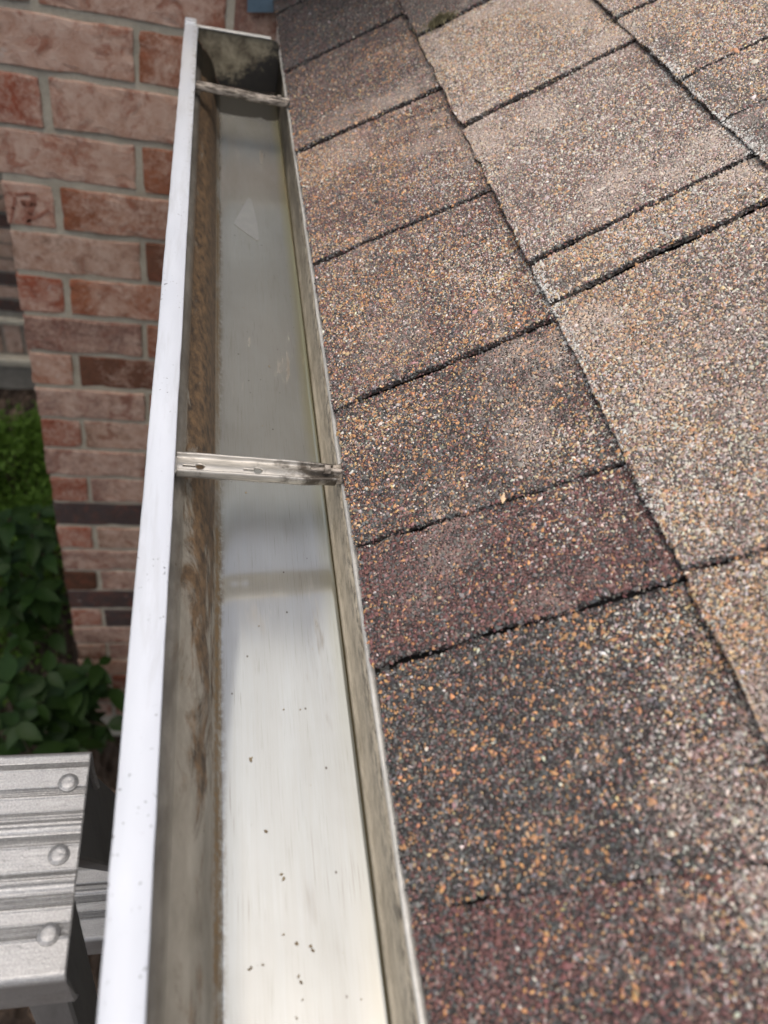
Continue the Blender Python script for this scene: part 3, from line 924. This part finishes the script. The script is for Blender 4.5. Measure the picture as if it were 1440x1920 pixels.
# ------------------------------------------------------------------ gutter
BW, GE = 0.0678, 0.922
gut = empty('roof_gutter', (0.0, 0.0, 0.0))
tag(gut, 'open metal rain gutter with white front lip running along the shingle edge', 'gutter')
ZF = 0.032
inner = [(0.0601, 0.0742), (0.0603, 0.062), (0.0604, 0.044), (0.0603, 0.0362), (0.0595, 0.0350), (0.0603, 0.0340), (0.0594, 0.0326), (0.0570, 0.0320), (0.044, 0.0317), (0.026, 0.0316), (0.010, 0.0318), (0.0010, 0.0320), (-0.0002, 0.0325), (-0.0010, 0.0340),
         (-0.0022, 0.0352), (-0.0032, 0.0364), (-0.0042, 0.0400), (-0.0060, 0.0470), (-0.0090, 0.0550), (-0.0135, 0.0618), (-0.0182, 0.0655), (-0.0189, 0.0668), (-0.0193, 0.0690), (-0.0220, 0.0716),
         (-0.0275, 0.0742), (-0.0325, 0.0770), (-0.0343, 0.0810), (-0.0347, 0.0872)]
YS = np.concatenate([np.linspace(Y0, 0, 8)[:-1], np.linspace(0, GE, 90)])
V, F = [], []
n = len(inner)
for yi, y in enumerate(YS):
    for pi, (x, z) in enumerate(inner):
        dz = 0.00035 * mn.noise(Vector((x * 40, y * 6, 1))) + 0.00012 * mn.noise(Vector((x * 150, y * 20, 5)))
        dx = 0.00030 * mn.noise(Vector((z * 50, y * 7, 9)))
        if pi == 0:
            z += 0.0011 * mn.noise(Vector((0, y * 34, 2)))
        V.append((x + dx, y, z + dz))
for yi in range(len(YS) - 1):
    for pi in range(n - 1):
        a = yi * n + pi
        F.append((a, a + 1, a + n + 1, a + n))
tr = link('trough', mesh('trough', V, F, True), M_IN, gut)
sol = tr.modifiers.new('thick', 'SOLIDIFY')
sol.thickness = 0.0007
sol.offset = 1.0
# rolled back edge: the pale cut edge beside the shingles
V, F = [], []
prof = [(0.0596, 0.0735), (0.0595, 0.0748), (0.0599, 0.0753), (0.0612, 0.0755), (0.0626, 0.0746)]
for y in YS:
    w = 0.0011 * mn.noise(Vector((0, y * 34, 2)))
    w2 = 0.0007 * mn.noise(Vector((4, y * 22, 2)))
    for (x, z) in prof:
        V.append((x + w2 * 0.5, y, z + w))
m_ = len(prof)
for yi in range(len(YS) - 1):
    for pi in range(m_ - 1):
        a = yi * m_ + pi
        F.append((a, a + m_, a + m_ + 1, a + 1))
link('drip_edge', mesh('drip_edge', V, F, True), M_EDGE, gut)
# front lip: a folded hem, flat on top
lipp = [(-0.0338, 0.080), (-0.0352, 0.0872), (-0.0362, 0.0876), (-0.0367, 0.0884), (-0.0366, 0.0894), (-0.0358, 0.0900), (-0.0300, 0.0902), (-0.0240, 0.0900), (-0.0235, 0.0897), (-0.0233, 0.0890), (-0.0234, 0.0855), (-0.0242, 0.0850), (-0.0250, 0.0856), (-0.0255, 0.0880), (-0.034, 0.0882)]
V, F = [], []
m_ = len(lipp)
YL = np.concatenate([np.linspace(Y0, 0, 8)[:-1], np.linspace(0, GE - 0.010, 130)])
for y in YL:
    for i, (x, z) in enumerate(lipp):
        V.append((x + 0.00060 * mn.noise(Vector((0, y * 9, 4))) + 0.00030 * mn.noise(Vector((x * 300, y * 60, 7))), y, z + 0.00025 * mn.noise(Vector((x * 120, y * 11, 1)))))
for yi in range(len(YL) - 1):
    for pi in range(m_ - 1):
        a = yi * m_ + pi
        F.append((a, a + m_, a + m_ + 1, a + 1))
F.append(tuple(range((len(YL) - 1) * m_ + 1, len(YL) * m_)))
link('front_lip', mesh('front_lip', V, F, True), M_LIP, gut)
# outer face below the lip (white, seen as a thin strip)
outp = [(-0.0365, 0.0878), (-0.0366, 0.0800), (-0.0350, 0.0745), (-0.0290, 0.0705), (-0.0235, 0.0680), (-0.0212, 0.0640), (-0.0160, 0.0585), (-0.0110, 0.0510), (-0.0072, 0.0400), (-0.0062, 0.0310)]
V, F = [], []
m_ = len(outp)
for y in YS:
    for (x, z) in outp:
        V.append((x, y, z))
for yi in range(len(YS) - 1):
    for pi in range(m_ - 1):
        a = yi * m_ + pi
        F.append((a, a + m_, a + m_ + 1, a + 1))
link('front_face', mesh('front_face', V, F, True), M_LIP, gut)
# end cap: plate of the trough's section with a turned top edge
cp = [(x, z) for x, z in inner]
cp = [(0.0500, 0.0848), (0.0570, 0.0830), (0.0601, 0.0790)] + cp + [(-0.0340, 0.0848)]
bm = bmesh.new()
vs = [bm.verts.new((x, GE + 0.0004, z)) for x, z in cp]
bm.faces.new(vs)
r_ = bmesh.ops.extrude_face_region(bm, geom=bm.faces[:])
for g in r_['geom']:
    if isinstance(g, bmesh.types.BMVert):
        g.co.y += 0.0015
bmesh.ops.recalc_face_normals(bm, faces=bm.faces[:])
cap = link('end_cap', bm_mesh('end_cap', bm), M_CAP, gut)
box('cap_rim', -0.0240, 0.0505, GE - 0.0022, GE + 0.0030, 0.0845, 0.0862, M_EDGE, cap, 0.0005)
box('cap_clip', -0.0366, -0.0252, GE - 0.0100, GE + 0.0030, 0.0884, 0.0912, M_LIP, cap, 0.0006)
# thin triangular patch, slightly paler than the floor
tri_ = [(0.0285, 0.739), (0.0255, 0.728), (0.0150, 0.690), (0.0140, 0.684), (0.0195, 0.676), (0.0335, 0.658), (0.0358, 0.660), (0.0352, 0.690), (0.0312, 0.735)]
v = [(-0.0135 + (a + 0.0135) * 0.9106, b * 0.9106, ZF + 0.00012) for a, b in tri_]
vb = [(a, b, ZF - 0.0008) for a, b, c in v]
link('triangle_patch', mesh('triangle_patch', v + vb, [(8, 7, 6, 5, 4, 3, 2, 1, 0)] + [(i, (i + 1) % 9, (i + 1) % 9 + 9, i + 9) for i in range(9)]), M_TRIPATCH, gut)

# grit on the trough floor
gr = [(0.0155, 0.1684, 1.7), (0.0062, 0.1631, .8), (0.0217, 0.1344, 1.5), (0.0282, 0.1135, 1.5), (0.027, 0.0914, 1.2), (0.0323, 0.0877, 1.6), (0.0387, 0.0844, 1.7), (0.0127, 0.08, 1.6), (0.0181, 0.0812, 1.3),
      (0.0321, 0.0757, 1.5), (0.0331, 0.0671, 1.1), (0.0567, 0.0649, .9), (0.0304, 0.0614, 1.2), (0.0326, 0.1945, 1.1), (0.0409, 0.1942, .9), (0.0173, 0.345, 1.5), (0.0373, 0.4756, 1.5), (0.0298, 0.409, 1.2), (0.0585, 0.0813, .7), (0.0035, 0.1186, .8),
      (0.022, 0.245, 1.2), (0.031, 0.268, .9), (0.05, 0.23, .8), (0.06, 0.30, .9), (0.058, 0.288, .9), (0.02, 0.55, 1.2), (0.045, 0.60, 1.0)]
bm = bmesh.new()
for (x, y, r) in [(-0.0135 + (a + 0.0135) * 0.9106, b * 0.9106, c) for a, b, c in gr] + [(random.uniform(0.002, 0.056), random.uniform(0.03, 0.85), random.uniform(.25, .5)) for _ in range(60)]:
    for kk in range(2 if r > 1.4 else 1):
        mtx = Matrix.Translation((x + random.gauss(0, .0006) * (kk > 0), y + random.gauss(0, .0012) * (kk > 0), ZF - 0.0002)) @ Matrix.Rotation(random.uniform(0, 6.3), 4, 'Z') @ Matrix.Diagonal((r * .00026, r * .00050, r * .00012, 1))
        res = bmesh.ops.create_icosphere(bm, subdivisions=1, radius=1, matrix=mtx)
        for v in res['verts']:
            v.co += Vector((random.uniform(-1, 1), random.uniform(-1, 1), 0)) * 0.0002 * r
tag(link('grit', bm_mesh('grit', bm), M_GRIT), 'scattered dark grit and dried leaf crumbs on the gutter floor', 'grit', kind='stuff')


# ------------------------------------------------------------------ gutter hangers
def hanger(name, A, B, width, mat, label, slots):
    """channel strap from A (front lip) to B (back wall), turned-up edges, keyhole slots cut through, screw at the back"""
    A, B = Vector(A), Vector(B)
    L = (B - A).length
    root = empty(name, A)
    ex = (B - A).normalized()
    ey = Vector((0, 0, 1)).cross(ex).normalized()
    ez = ex.cross(ey)
    R = Matrix((ex, ey, ez)).transposed().to_4x4()
    R.translation = A
    root.matrix_world = R
    tag(root, label, 'gutter hanger', 'strap hangers across the gutter')
    # strap floor with real keyhole openings: grid of quads with cells left out
    N, K = 150, 30
    hw = width / 2

    def hole(x, y):
        for (hx, ln, r) in slots:
            if (x - hx) ** 2 + (y) ** 2 < r * r:
                return True
            if hx - ln < x < hx and abs(y + 0.0004) < r * 0.33:
                return True
        return False
    FH = 0.0046
    prof = [(-hw, FH), (-hw, FH * .66), (-hw, FH * .33), (-hw * .97, 0.0006)]
    prof += [(hw * (-.92 + 1.84 * j / (K - 7)), 0.0005 * math.cos(4 * (-.92 + 1.84 * j / (K - 7)))) for j in range(K - 6)]
    prof += [(hw * .97, 0.0005), (hw, FH * .2), (hw, FH * .4)]
    K = len(prof) - 1
    V, F = [], []
    for i in range(N + 1):
        x = L * i / N
        taper = 1.0 - 0.16 * max(0, (x / L - 0.80) / 0.20)
        rise = 0.0
        for (y, z) in prof:
            V.append((x, y * taper, z + rise + 0.0003 * mn.noise(Vector((x * 90, y * 200, 1)))))
    for i in range(N):
        for j in range(K):
            x, y = L * (i + .5) / N, (prof[j][0] + prof[j + 1][0]) / 2
            if hole(x, y):
                continue
            a = i * (K + 1) + j
            F.append((a, a + K + 1, a + K + 2, a + 1))
    st = link('strap', mesh('strap', V, F, True), mat, root)
    so = st.modifiers.new('thick', 'SOLIDIFY')
    so.thickness = 0.0009
    so.offset = -1
    # turned-up heel at the back, rounded
    V, F = [], []
    for i in range(9):
        a = i / 8 * math.radians(80)
        for (y, z) in prof[::3]:
            rr = 0.004
            V.append((L + rr * math.sin(a), y * 0.84, z * (1 - i / 12) + rr * (1 - math.cos(a)) * 1.6))
    m_ = len(prof[::3])
    for i in range(8):
        for j in range(m_ - 1):
            a = i * m_ + j
            F.append((a, a + m_, a + m_ + 1, a + 1))
    he = link('heel', mesh('heel', V, F, True), M_STRAPD, root)
    so = he.modifiers.new('thick', 'SOLIDIFY')
    so.thickness = 0.0009
    # screw driven through the strap end into the fascia
    bm = bmesh.new()
    bmesh.ops.create_cone(bm, cap_ends=True, segments=12, radius1=0.0011, radius2=0.0011, depth=0.020, matrix=Matrix.Translation((L - 0.003, 0, 0.0042)) @ Matrix.Rotation(math.radians(90), 4, 'Y'))
    bmesh.ops.create_cone(bm, cap_ends=True, segments=6, radius1=0.0026, radius2=0.0024, depth=0.0030, matrix=Matrix.Translation((L - 0.0045, 0, 0.0042)) @ Matrix.Rotation(math.radians(90), 4, 'Y'))
    link('screw', bm_mesh('screw', bm), M_STRAPD, root)
    # hook under the front lip
    link('front_hook', bm_mesh('front_hook', box_bm(-0.0085, 0.0005, -hw * .8, hw * .8, -0.0012, 0.0009, 0.0004)), mat, root)
    return root


hanger('gutter_hanger', (-0.0230, 0.2835, 0.0815), (0.0560, 0.2860, 0.0755), 0.0138, M_STRAP, 'silver strap hanger with keyhole slots across the middle of the gutter', [(0.0115, 0.0085, 0.0021), (0.0400, 0.0075, 0.0021)])
hanger('gutter_hanger', (-0.0235, 0.7740, 0.0810), (0.0560, 0.7700, 0.0780), 0.0140, M_STRAPD, 'grime covered dark strap hanger near the end cap of the gutter', [])

# ------------------------------------------------------------------ blue flashing tail at the wall
bm = bmesh.new()
RF = 0.912
fs = lambda p: (-0.0135 + (p[0] + 0.0135) * RF, p[1] * RF, 0.3578 + (p[2] - 0.3578) * RF)
pts = [fs(p) for p in ((0.0350, 1.172, 0.0370), (0.0685, 1.172, 0.0420), (0.0690, 1.160, 0.13), (0.0300, 1.160, 0.13))]
f1 = [bm.verts.new(p) for p in pts]
f2 = [bm.verts.new((p[0] + 0.0001, p[1] + 0.0008, p[2])) for p in pts]
bm.faces.new(f1)
bm.faces.new(f2[::-1])
for i in range(4):
    bm.faces.new([f1[i], f2[i], f2[(i + 1) % 4], f1[(i + 1) % 4]])
fl = [bm.verts.new(p) for p in (pts[3], pts[2], (pts[2][0], YW - 0.001, 0.18), (pts[3][0], YW - 0.001, 0.18))]
bm.faces.new(fl)
bmesh.ops.recalc_face_normals(bm, faces=bm.faces[:])
tag(link('wall_flashing', bm_mesh('wall_flashing', bm), M_BLUE), 'blue grey metal flashing tail hanging at the brick wall above the gutter end', 'flashing')

# ------------------------------------------------------------------ step ladder
lad = empty('step_ladder', (-0.25, 0.12, GZ))
tag(lad, 'aluminium step ladder with ribbed riveted tread beside the gutter', 'ladder')
LO = -lad.location


def tread(z, y0, y1, x1, x0, fine=True):
    # ribbed extrusion running along X; cross section in YZ
    prof = []
    W_ = y1 - y0
    ribs = [(.155, .215), (.275, .335), (.395, .435), (.54, .595), (.645, .70), (.77, .82), (.905, .94)]
    N = 320
    for i in range(N + 1):
        t = i / N
        h = 0.0
        edge = min(t, 1 - t)
        if edge < 0.03:
            h -= 0.0020 * (1 - edge / 0.03) ** 2
        g = 0
        for (a, b) in ribs:
            if a < t < b:
                g = 1
                h += 0.00042 * math.sin((t - a) / (b - a) * math.pi * 11) - 0.00035
            if abs(t - a) < 0.005 or abs(t - b) < 0.005:
                h += 0.00035
        for bd in (0.365, 0.62):
            if abs(t - bd) < 0.02:
                h += 0.0011 * math.cos((t - bd) / 0.02 * math.pi / 2)
        prof.append((y0 + W_ * t, z + h))
    skirt = 0.036
    prof = [(y0 + 0.002, z - skirt), (y0, z - skirt), (y0 - 0.0004, z - 0.0034)] + prof + [(y1 + 0.0004, z - 0.0034), (y1, z - skirt), (y1 - 0.002, z - skirt)]
    V, F = [], []
    XS = [x0, x0 + (x1 - x0) * 0.4, x0 + (x1 - x0) * 0.8, x1 - 0.0006, x1]
    m_ = len(prof)
    for k, x in enumerate(XS):
        for (y, zz) in prof:
            V.append((x, y, zz - (0.0005 if k == len(XS) - 1 else 0)))
    for i in range(len(XS) - 1):
        for j in range(m_ - 1):
            a = i * m_ + j
            F.append((a, a + m_, a + m_ + 1, a + 1))
    o = link('tread', mesh('tread', V, F), M_ALU, lad, LO)
    so = o.modifiers.new('thick', 'SOLIDIFY')
    so.thickness = 0.0022
    so.offset = -1
    return o


def rivet(x, y, z, par, r=0.0035):
    bm = bmesh.new()
    bmesh.ops.create_uvsphere(bm, u_segments=16, v_segments=9, radius=r)
    for v in bm.verts:
        v.co.z = v.co.z * 0.38 if v.co.z > 0 else v.co.z * 0.2
        if v.co.z > r * 0.27:
            v.co.z = r * 0.33 - 0.0002 + 0.0003 * random.random()
    bmesh.ops.create_cone(bm, cap_ends=True, segments=16, radius1=r * 1.18, radius2=r * 1.1, depth=0.0005)
    link('rivet', bm_mesh('rivet', bm, True), M_ALU, par, (x, y, z))


TZ = 0.020
XR, XLft = -0.0545, -0.40
t0 = tread(TZ, 0.0790, 0.1672, XR, XLft)
for yy in (0.1526, 0.1230, 0.0942):
    for xx in (-0.0622, XLft + 0.008):
        rivet(xx, yy, TZ + 0.0006, t0)
STEP = 0.29
SL = 0.31      # the treaded rails run away from the eye as they go down
for i in range(1, 6):
    zz = TZ - STEP * i
    fl = 0.016 * i
    yo = SL * STEP * i
    tread(zz, 0.0790 + yo, 0.1672 + yo, XR + fl, XLft - fl)


def bar(name, P, Q, wx, wy, mat, parent):
    """channel bar between P and Q: wx wide in X, wy wide in Y"""
    P, Q = Vector(P), Vector(Q)
    c = [(-wx / 2, -wy / 2), (wx / 2, -wy / 2), (wx / 2, wy / 2), (-wx / 2, wy / 2)]
    bm = bmesh.new()
    a = [bm.verts.new(P + Vector((x, y, 0))) for x, y in c]
    b = [bm.verts.new(Q + Vector((x, y, 0))) for x, y in c]
    for i in range(4):
        bm.faces.new([a[i], a[(i + 1) % 4], b[(i + 1) % 4], b[i]])
    bm.faces.new(a[::-1])
    bm.faces.new(b)
    bmesh.ops.recalc_face_normals(bm, faces=bm.faces[:])
    bmesh.ops.bevel(bm, geom=bm.edges[:], offset=0.0012, segments=1, affect='EDGES')
    return link(name, bm_mesh(name, bm), mat, parent, LO)


H_ = TZ - GZ
for sx in (0, 1):
    xt = (XR - 0.011) if sx == 0 else (XLft + 0.011)
    xo = 0.012 / STEP * H_ * (1 if sx == 0 else -1)
    bar('front_rail', (xt, 0.143, TZ - 0.003), (xt + xo, 0.143 + SL * H_, GZ), 0.016, 0.040, M_ALUD, lad)
    bar('rear_rail', (xt, 0.100, TZ - 0.006), (xt + xo * .5, 0.100 - 0.10 * H_, GZ), 0.016, 0.032, M_ALUD, lad)

# ------------------------------------------------------------------ wall far behind, at the left edge
YB = 2.55
bw_ = empty('garden_wall', (-0.8, YB, GZ))
tag(bw_, 'dull brown brick wall in the background with upright brick band and stone ledge', 'brick wall')
BB = [brick_mesh('brick', 0.205, 0.09, 0.044, 40 + s) for s in range(3)]
BSV = [brick_mesh('brick', 0.058, 0.09, 0.125, 50 + s) for s in range(3)]
TONES['d1'] = ((0.24, 0.17, 0.125), 0.60)
TONES['d2'] = ((0.28, 0.21, 0.165), 0.65)
TONES['d3'] = ((0.06, 0.055, 0.055), 0.25)
for r in range(9):
    for c in range(5):
        put_brick(random.choice(BB), -1.25 + c * 0.214 + (r % 2) * 0.107, YB + 0.045, -1.405 + 0.027 + r * 0.054, random.choice(['d1', 'd2', 'd2', 'd3']), bw_)
for c in range(14):
    put_brick(random.choice(BSV), -1.28 + c * 0.067, YB + 0.047, -1.520, random.choice(['d2', 'd2', 'd1']), bw_)
BO = -bw_.location
box('mortar', -2.4, 1.0, YB + 0.006, YB + 0.3, -1.59, -0.75, M_MORTAR2, bw_, 0, BO)
box('stone_ledge', -2.4, 1.0, YB - 0.012, YB + 0.10, -1.452, -1.430, M_MORTAR, bw_, 0.004, BO)
box('stone_ledge', -2.4, 1.0, YB - 0.030, YB + 0.10, -1.625, -1.591, M_MORTAR, bw_, 0.006, BO)
box('footing', -2.4, 1.0, YB + 0.02, YB + 0.25, GZ - 0.1, -1.626, M_MORTAR2, bw_, 0, BO)


# ------------------------------------------------------------------ planting
def leaf_mesh(name, L, Wd, seed, n=7):
    rr = random.Random(seed)
    V, F = [], []
    for i in range(n + 1):
        t = i / n
        w = Wd * (math.sin(math.pi * t ** 0.8) ** 0.9) * (1 - 0.25 * t)
        droop = -0.20 * L * t * t
        for sgn in (-1, 0, 1):
            V.append((t * L, sgn * w / 2, droop + abs(sgn) * w * 0.14 + rr.uniform(-1, 1) * 0.015 * L * abs(sgn)))
    for i in range(n):
        a = i * 3
        F += [(a, a + 3, a + 4, a + 1), (a + 1, a + 4, a + 5, a + 2)]
    return mesh(name, V, F, True)


LEAVES = [leaf_mesh('leaf', random.uniform(.065, .10), random.uniform(.034, .048), s) for s in range(6)]
for me in LEAVES:
    me.materials.append(M_LEAF)


def tube(bm, P, Q, r0, r1, seg=5):
    P, Q = Vector(P), Vector(Q)
    d = (Q - P).normalized()
    a = d.orthogonal().normalized()
    b = d.cross(a)
    r = []
    for c, rad in ((P, r0), (Q, r1)):
        r.append([bm.verts.new(c + (a * math.cos(6.2832 * i / seg) + b * math.sin(6.2832 * i / seg)) * rad) for i in range(seg)])
    for i in range(seg):
        bm.faces.new([r[0][i], r[0][(i + 1) % seg], r[1][(i + 1) % seg], r[1][i]])


def broad_shrub(base, tips, label, nper=9):
    root = empty('broadleaf_shrub', base)
    tag(root, label, 'shrub', 'broadleaf shrubs under the gutter')
    bm = bmesh.new()
    base = Vector(base)
    cnt = 0
    for T in tips:
        T = Vector(T)
        mid = (base + T) / 2 + Vector((random.uniform(-.06, .06), random.uniform(-.06, .06), 0.08))
        tube(bm, (0, 0, 0), mid - base, 0.007, 0.005)
        tube(bm, mid - base, T - base, 0.005, 0.0025)
        az = random.uniform(0, 6.28)
        for k in range(nper):
            f = 1 - (k // 2) * 0.13
            p = mid.lerp(T, max(0.05, f)) - base
            o = bpy.data.objects.new('leaf', random.choice(LEAVES))
            COL.objects.link(o)
            o.parent = root
            o.location = p
            az += 2.4
            o.rotation_euler = (random.uniform(-.45, .45), random.uniform(-.25, .45), az)
            s = random.uniform(.55, 1.1)
            o.scale = (s, s, s)
            cnt += 1
    link('stem', bm_mesh('stem', bm, True), M_STEM, root)
    return root


def at_px(x, y, z):
    v = _d + _r2 * ((x - 720) / 1470.2) - _u2 * ((y - 960) / 1470.2)
    t = (z - CAM.z) / v.z
    return CAM + v * t


def tips(lst):
    return [at_px(x, y, z) for x, y, z in lst]


broad_shrub((-0.42, 1.12, GZ), tips([(15, 1280, -1.12), (90, 1260, -1.18), (70, 1320, -1.22), (140, 1290, -1.28), (30, 1360, -1.25), (185, 1245, -1.22), (205, 1290, -1.32), (130, 1345, -1.38), (200, 1360, -1.45), (-50, 1320, -1.2), (150, 1400, -1.42), (60, 1420, -1.35), (-40, 1430, -1.3)]),
            'broad dark leaved shrub low beside the foot of the brick wall', 12)
broad_shrub((-0.52, 1.50, GZ), tips([(20, 970, -1.15), (60, 1000, -1.20), (85, 1040, -1.3), (20, 1060, -1.25), (75, 960, -1.25), (-40, 1000, -1.2), (60, 1110, -1.35), (100, 1120, -1.45), (10, 1140, -1.4), (-40, 1150, -1.35), (95, 1190, -1.5), (40, 1200, -1.45)]),
            'broad dark leaved shrub behind the wall corner, above the lower one', 12)


def small_shrub(name, c, rx, ry, rz, n, label, size=0.018):
    root = empty(name, (c[0], c[1], GZ))
    tag(root, label, 'shrub')
    V, F = [], []
    rr = np.random.default_rng(int(abs(c[0]) * 1000))
    cl = rr.normal(0, 1, (26, 3))
    cl /= np.linalg.norm(cl, axis=1, keepdims=True)
    cl *= rr.uniform(0.55, 1.0, (26, 1))
    for i in range(n):
        k = rr.integers(26)
        p = cl[k] + rr.normal(0, 0.17, 3)
        p = np.array([p[0] * rx, p[1] * ry, p[2] * rz]) + np.array([0, 0, c[2] - GZ])
        d = rr.normal(0, 1, 3); d[2] = abs(d[2]) * 0.6; d /= np.linalg.norm(d)
        e = np.cross(d, rr.normal(0, 1, 3)); e /= np.linalg.norm(e)
        L = size * rr.uniform(0.6, 1.3)
        b = len(V)
        nrm = np.cross(d, e)
        V += [p, p + d * L * .5 + e * L * .28 + nrm * L * .06, p + d * L, p + d * L * .5 - e * L * .28 + nrm * L * .06]
        F += [(b, b + 1, b + 2), (b, b + 2, b + 3)]
    o = link('foliage', mesh('foliage', V, F), M_LEAF2, root)
    o['kind'] = 'stuff'
    bm = bmesh.new()
    for k in range(12):
        q = Vector((cl[k][0] * rx * .8, cl[k][1] * ry * .8, (c[2] - GZ) + cl[k][2] * rz * .6))
        tube(bm, (0, 0, -0.05), q, 0.006, 0.002)
    link('stem', bm_mesh('stem', bm, True), M_STEM, root)


small_shrub('small_leaf_shrub', (-0.60, 1.92, -1.62), 0.34, 0.24, 0.13, 10000, 'bright green small leaved shrub behind the wall corner')
pz = at_px(30, 900, -1.60)
small_shrub('small_leaf_shrub', (pz.x, pz.y, -1.58), 0.28, 0.26, 0.15, 8000, 'yellow green small leaved shrub between the bright one and the broad leaves')
small_shrub('small_leaf_shrub', (-0.72, 1.45, -1.58), 0.40, 0.35, 0.18, 9000, 'dark small leaved ground shrub among the broad leaves')

# tree added at the left, out of view, to shade the planting
tree = empty('added_shade_tree', (-1.55, 1.35, GZ))
tag(tree, 'unseen leafy tree added left of the brick wall to shade the shrubs', 'tree')
bm = bmesh.new()
tube(bm, (0, 0, -0.05), (0.03, 0.0, 1.5), 0.06, 0.045, 8)
rt = np.random.default_rng(5)
cl = []
while len(cl) < 70:
    p = rt.uniform(-1, 1, 3)
    if 0.35 < np.linalg.norm(p) < 1:
        cl.append(p * np.array([0.95, 1.25, 0.75]) + np.array([0.05, -0.10, 2.62]))
for q in cl[:30]:
    tube(bm, (0.03, 0, 1.45), Vector(q), 0.016, 0.004)
link('trunk', bm_mesh('trunk', bm, True), M_STEM, tree)
V, F = [], []
for i in range(34000):
    p = cl[rt.integers(len(cl))] + rt.normal(0, 0.13, 3)
    d = rt.normal(0, 1, 3); d /= np.linalg.norm(d)
    e = np.cross(d, rt.normal(0, 1, 3)); e /= np.linalg.norm(e)
    L = 0.055 * rt.uniform(.6, 1.3)
    b = len(V)
    V += [p, p + d * L * .5 + e * L * .28, p + d * L, p + d * L * .5 - e * L * .28]
    F += [(b, b + 1, b + 2), (b, b + 2, b + 3)]
V = np.array(V)
vis = in_view(V[::4] + np.array(tree.location), 1.05)
print('tree leaves in view', vis.sum())
F = [f for f in F if not vis[f[0] // 4]]
cr = link('crown', mesh('crown', V, F), M_LEAF2, tree)
cr['kind'] = 'stuff'
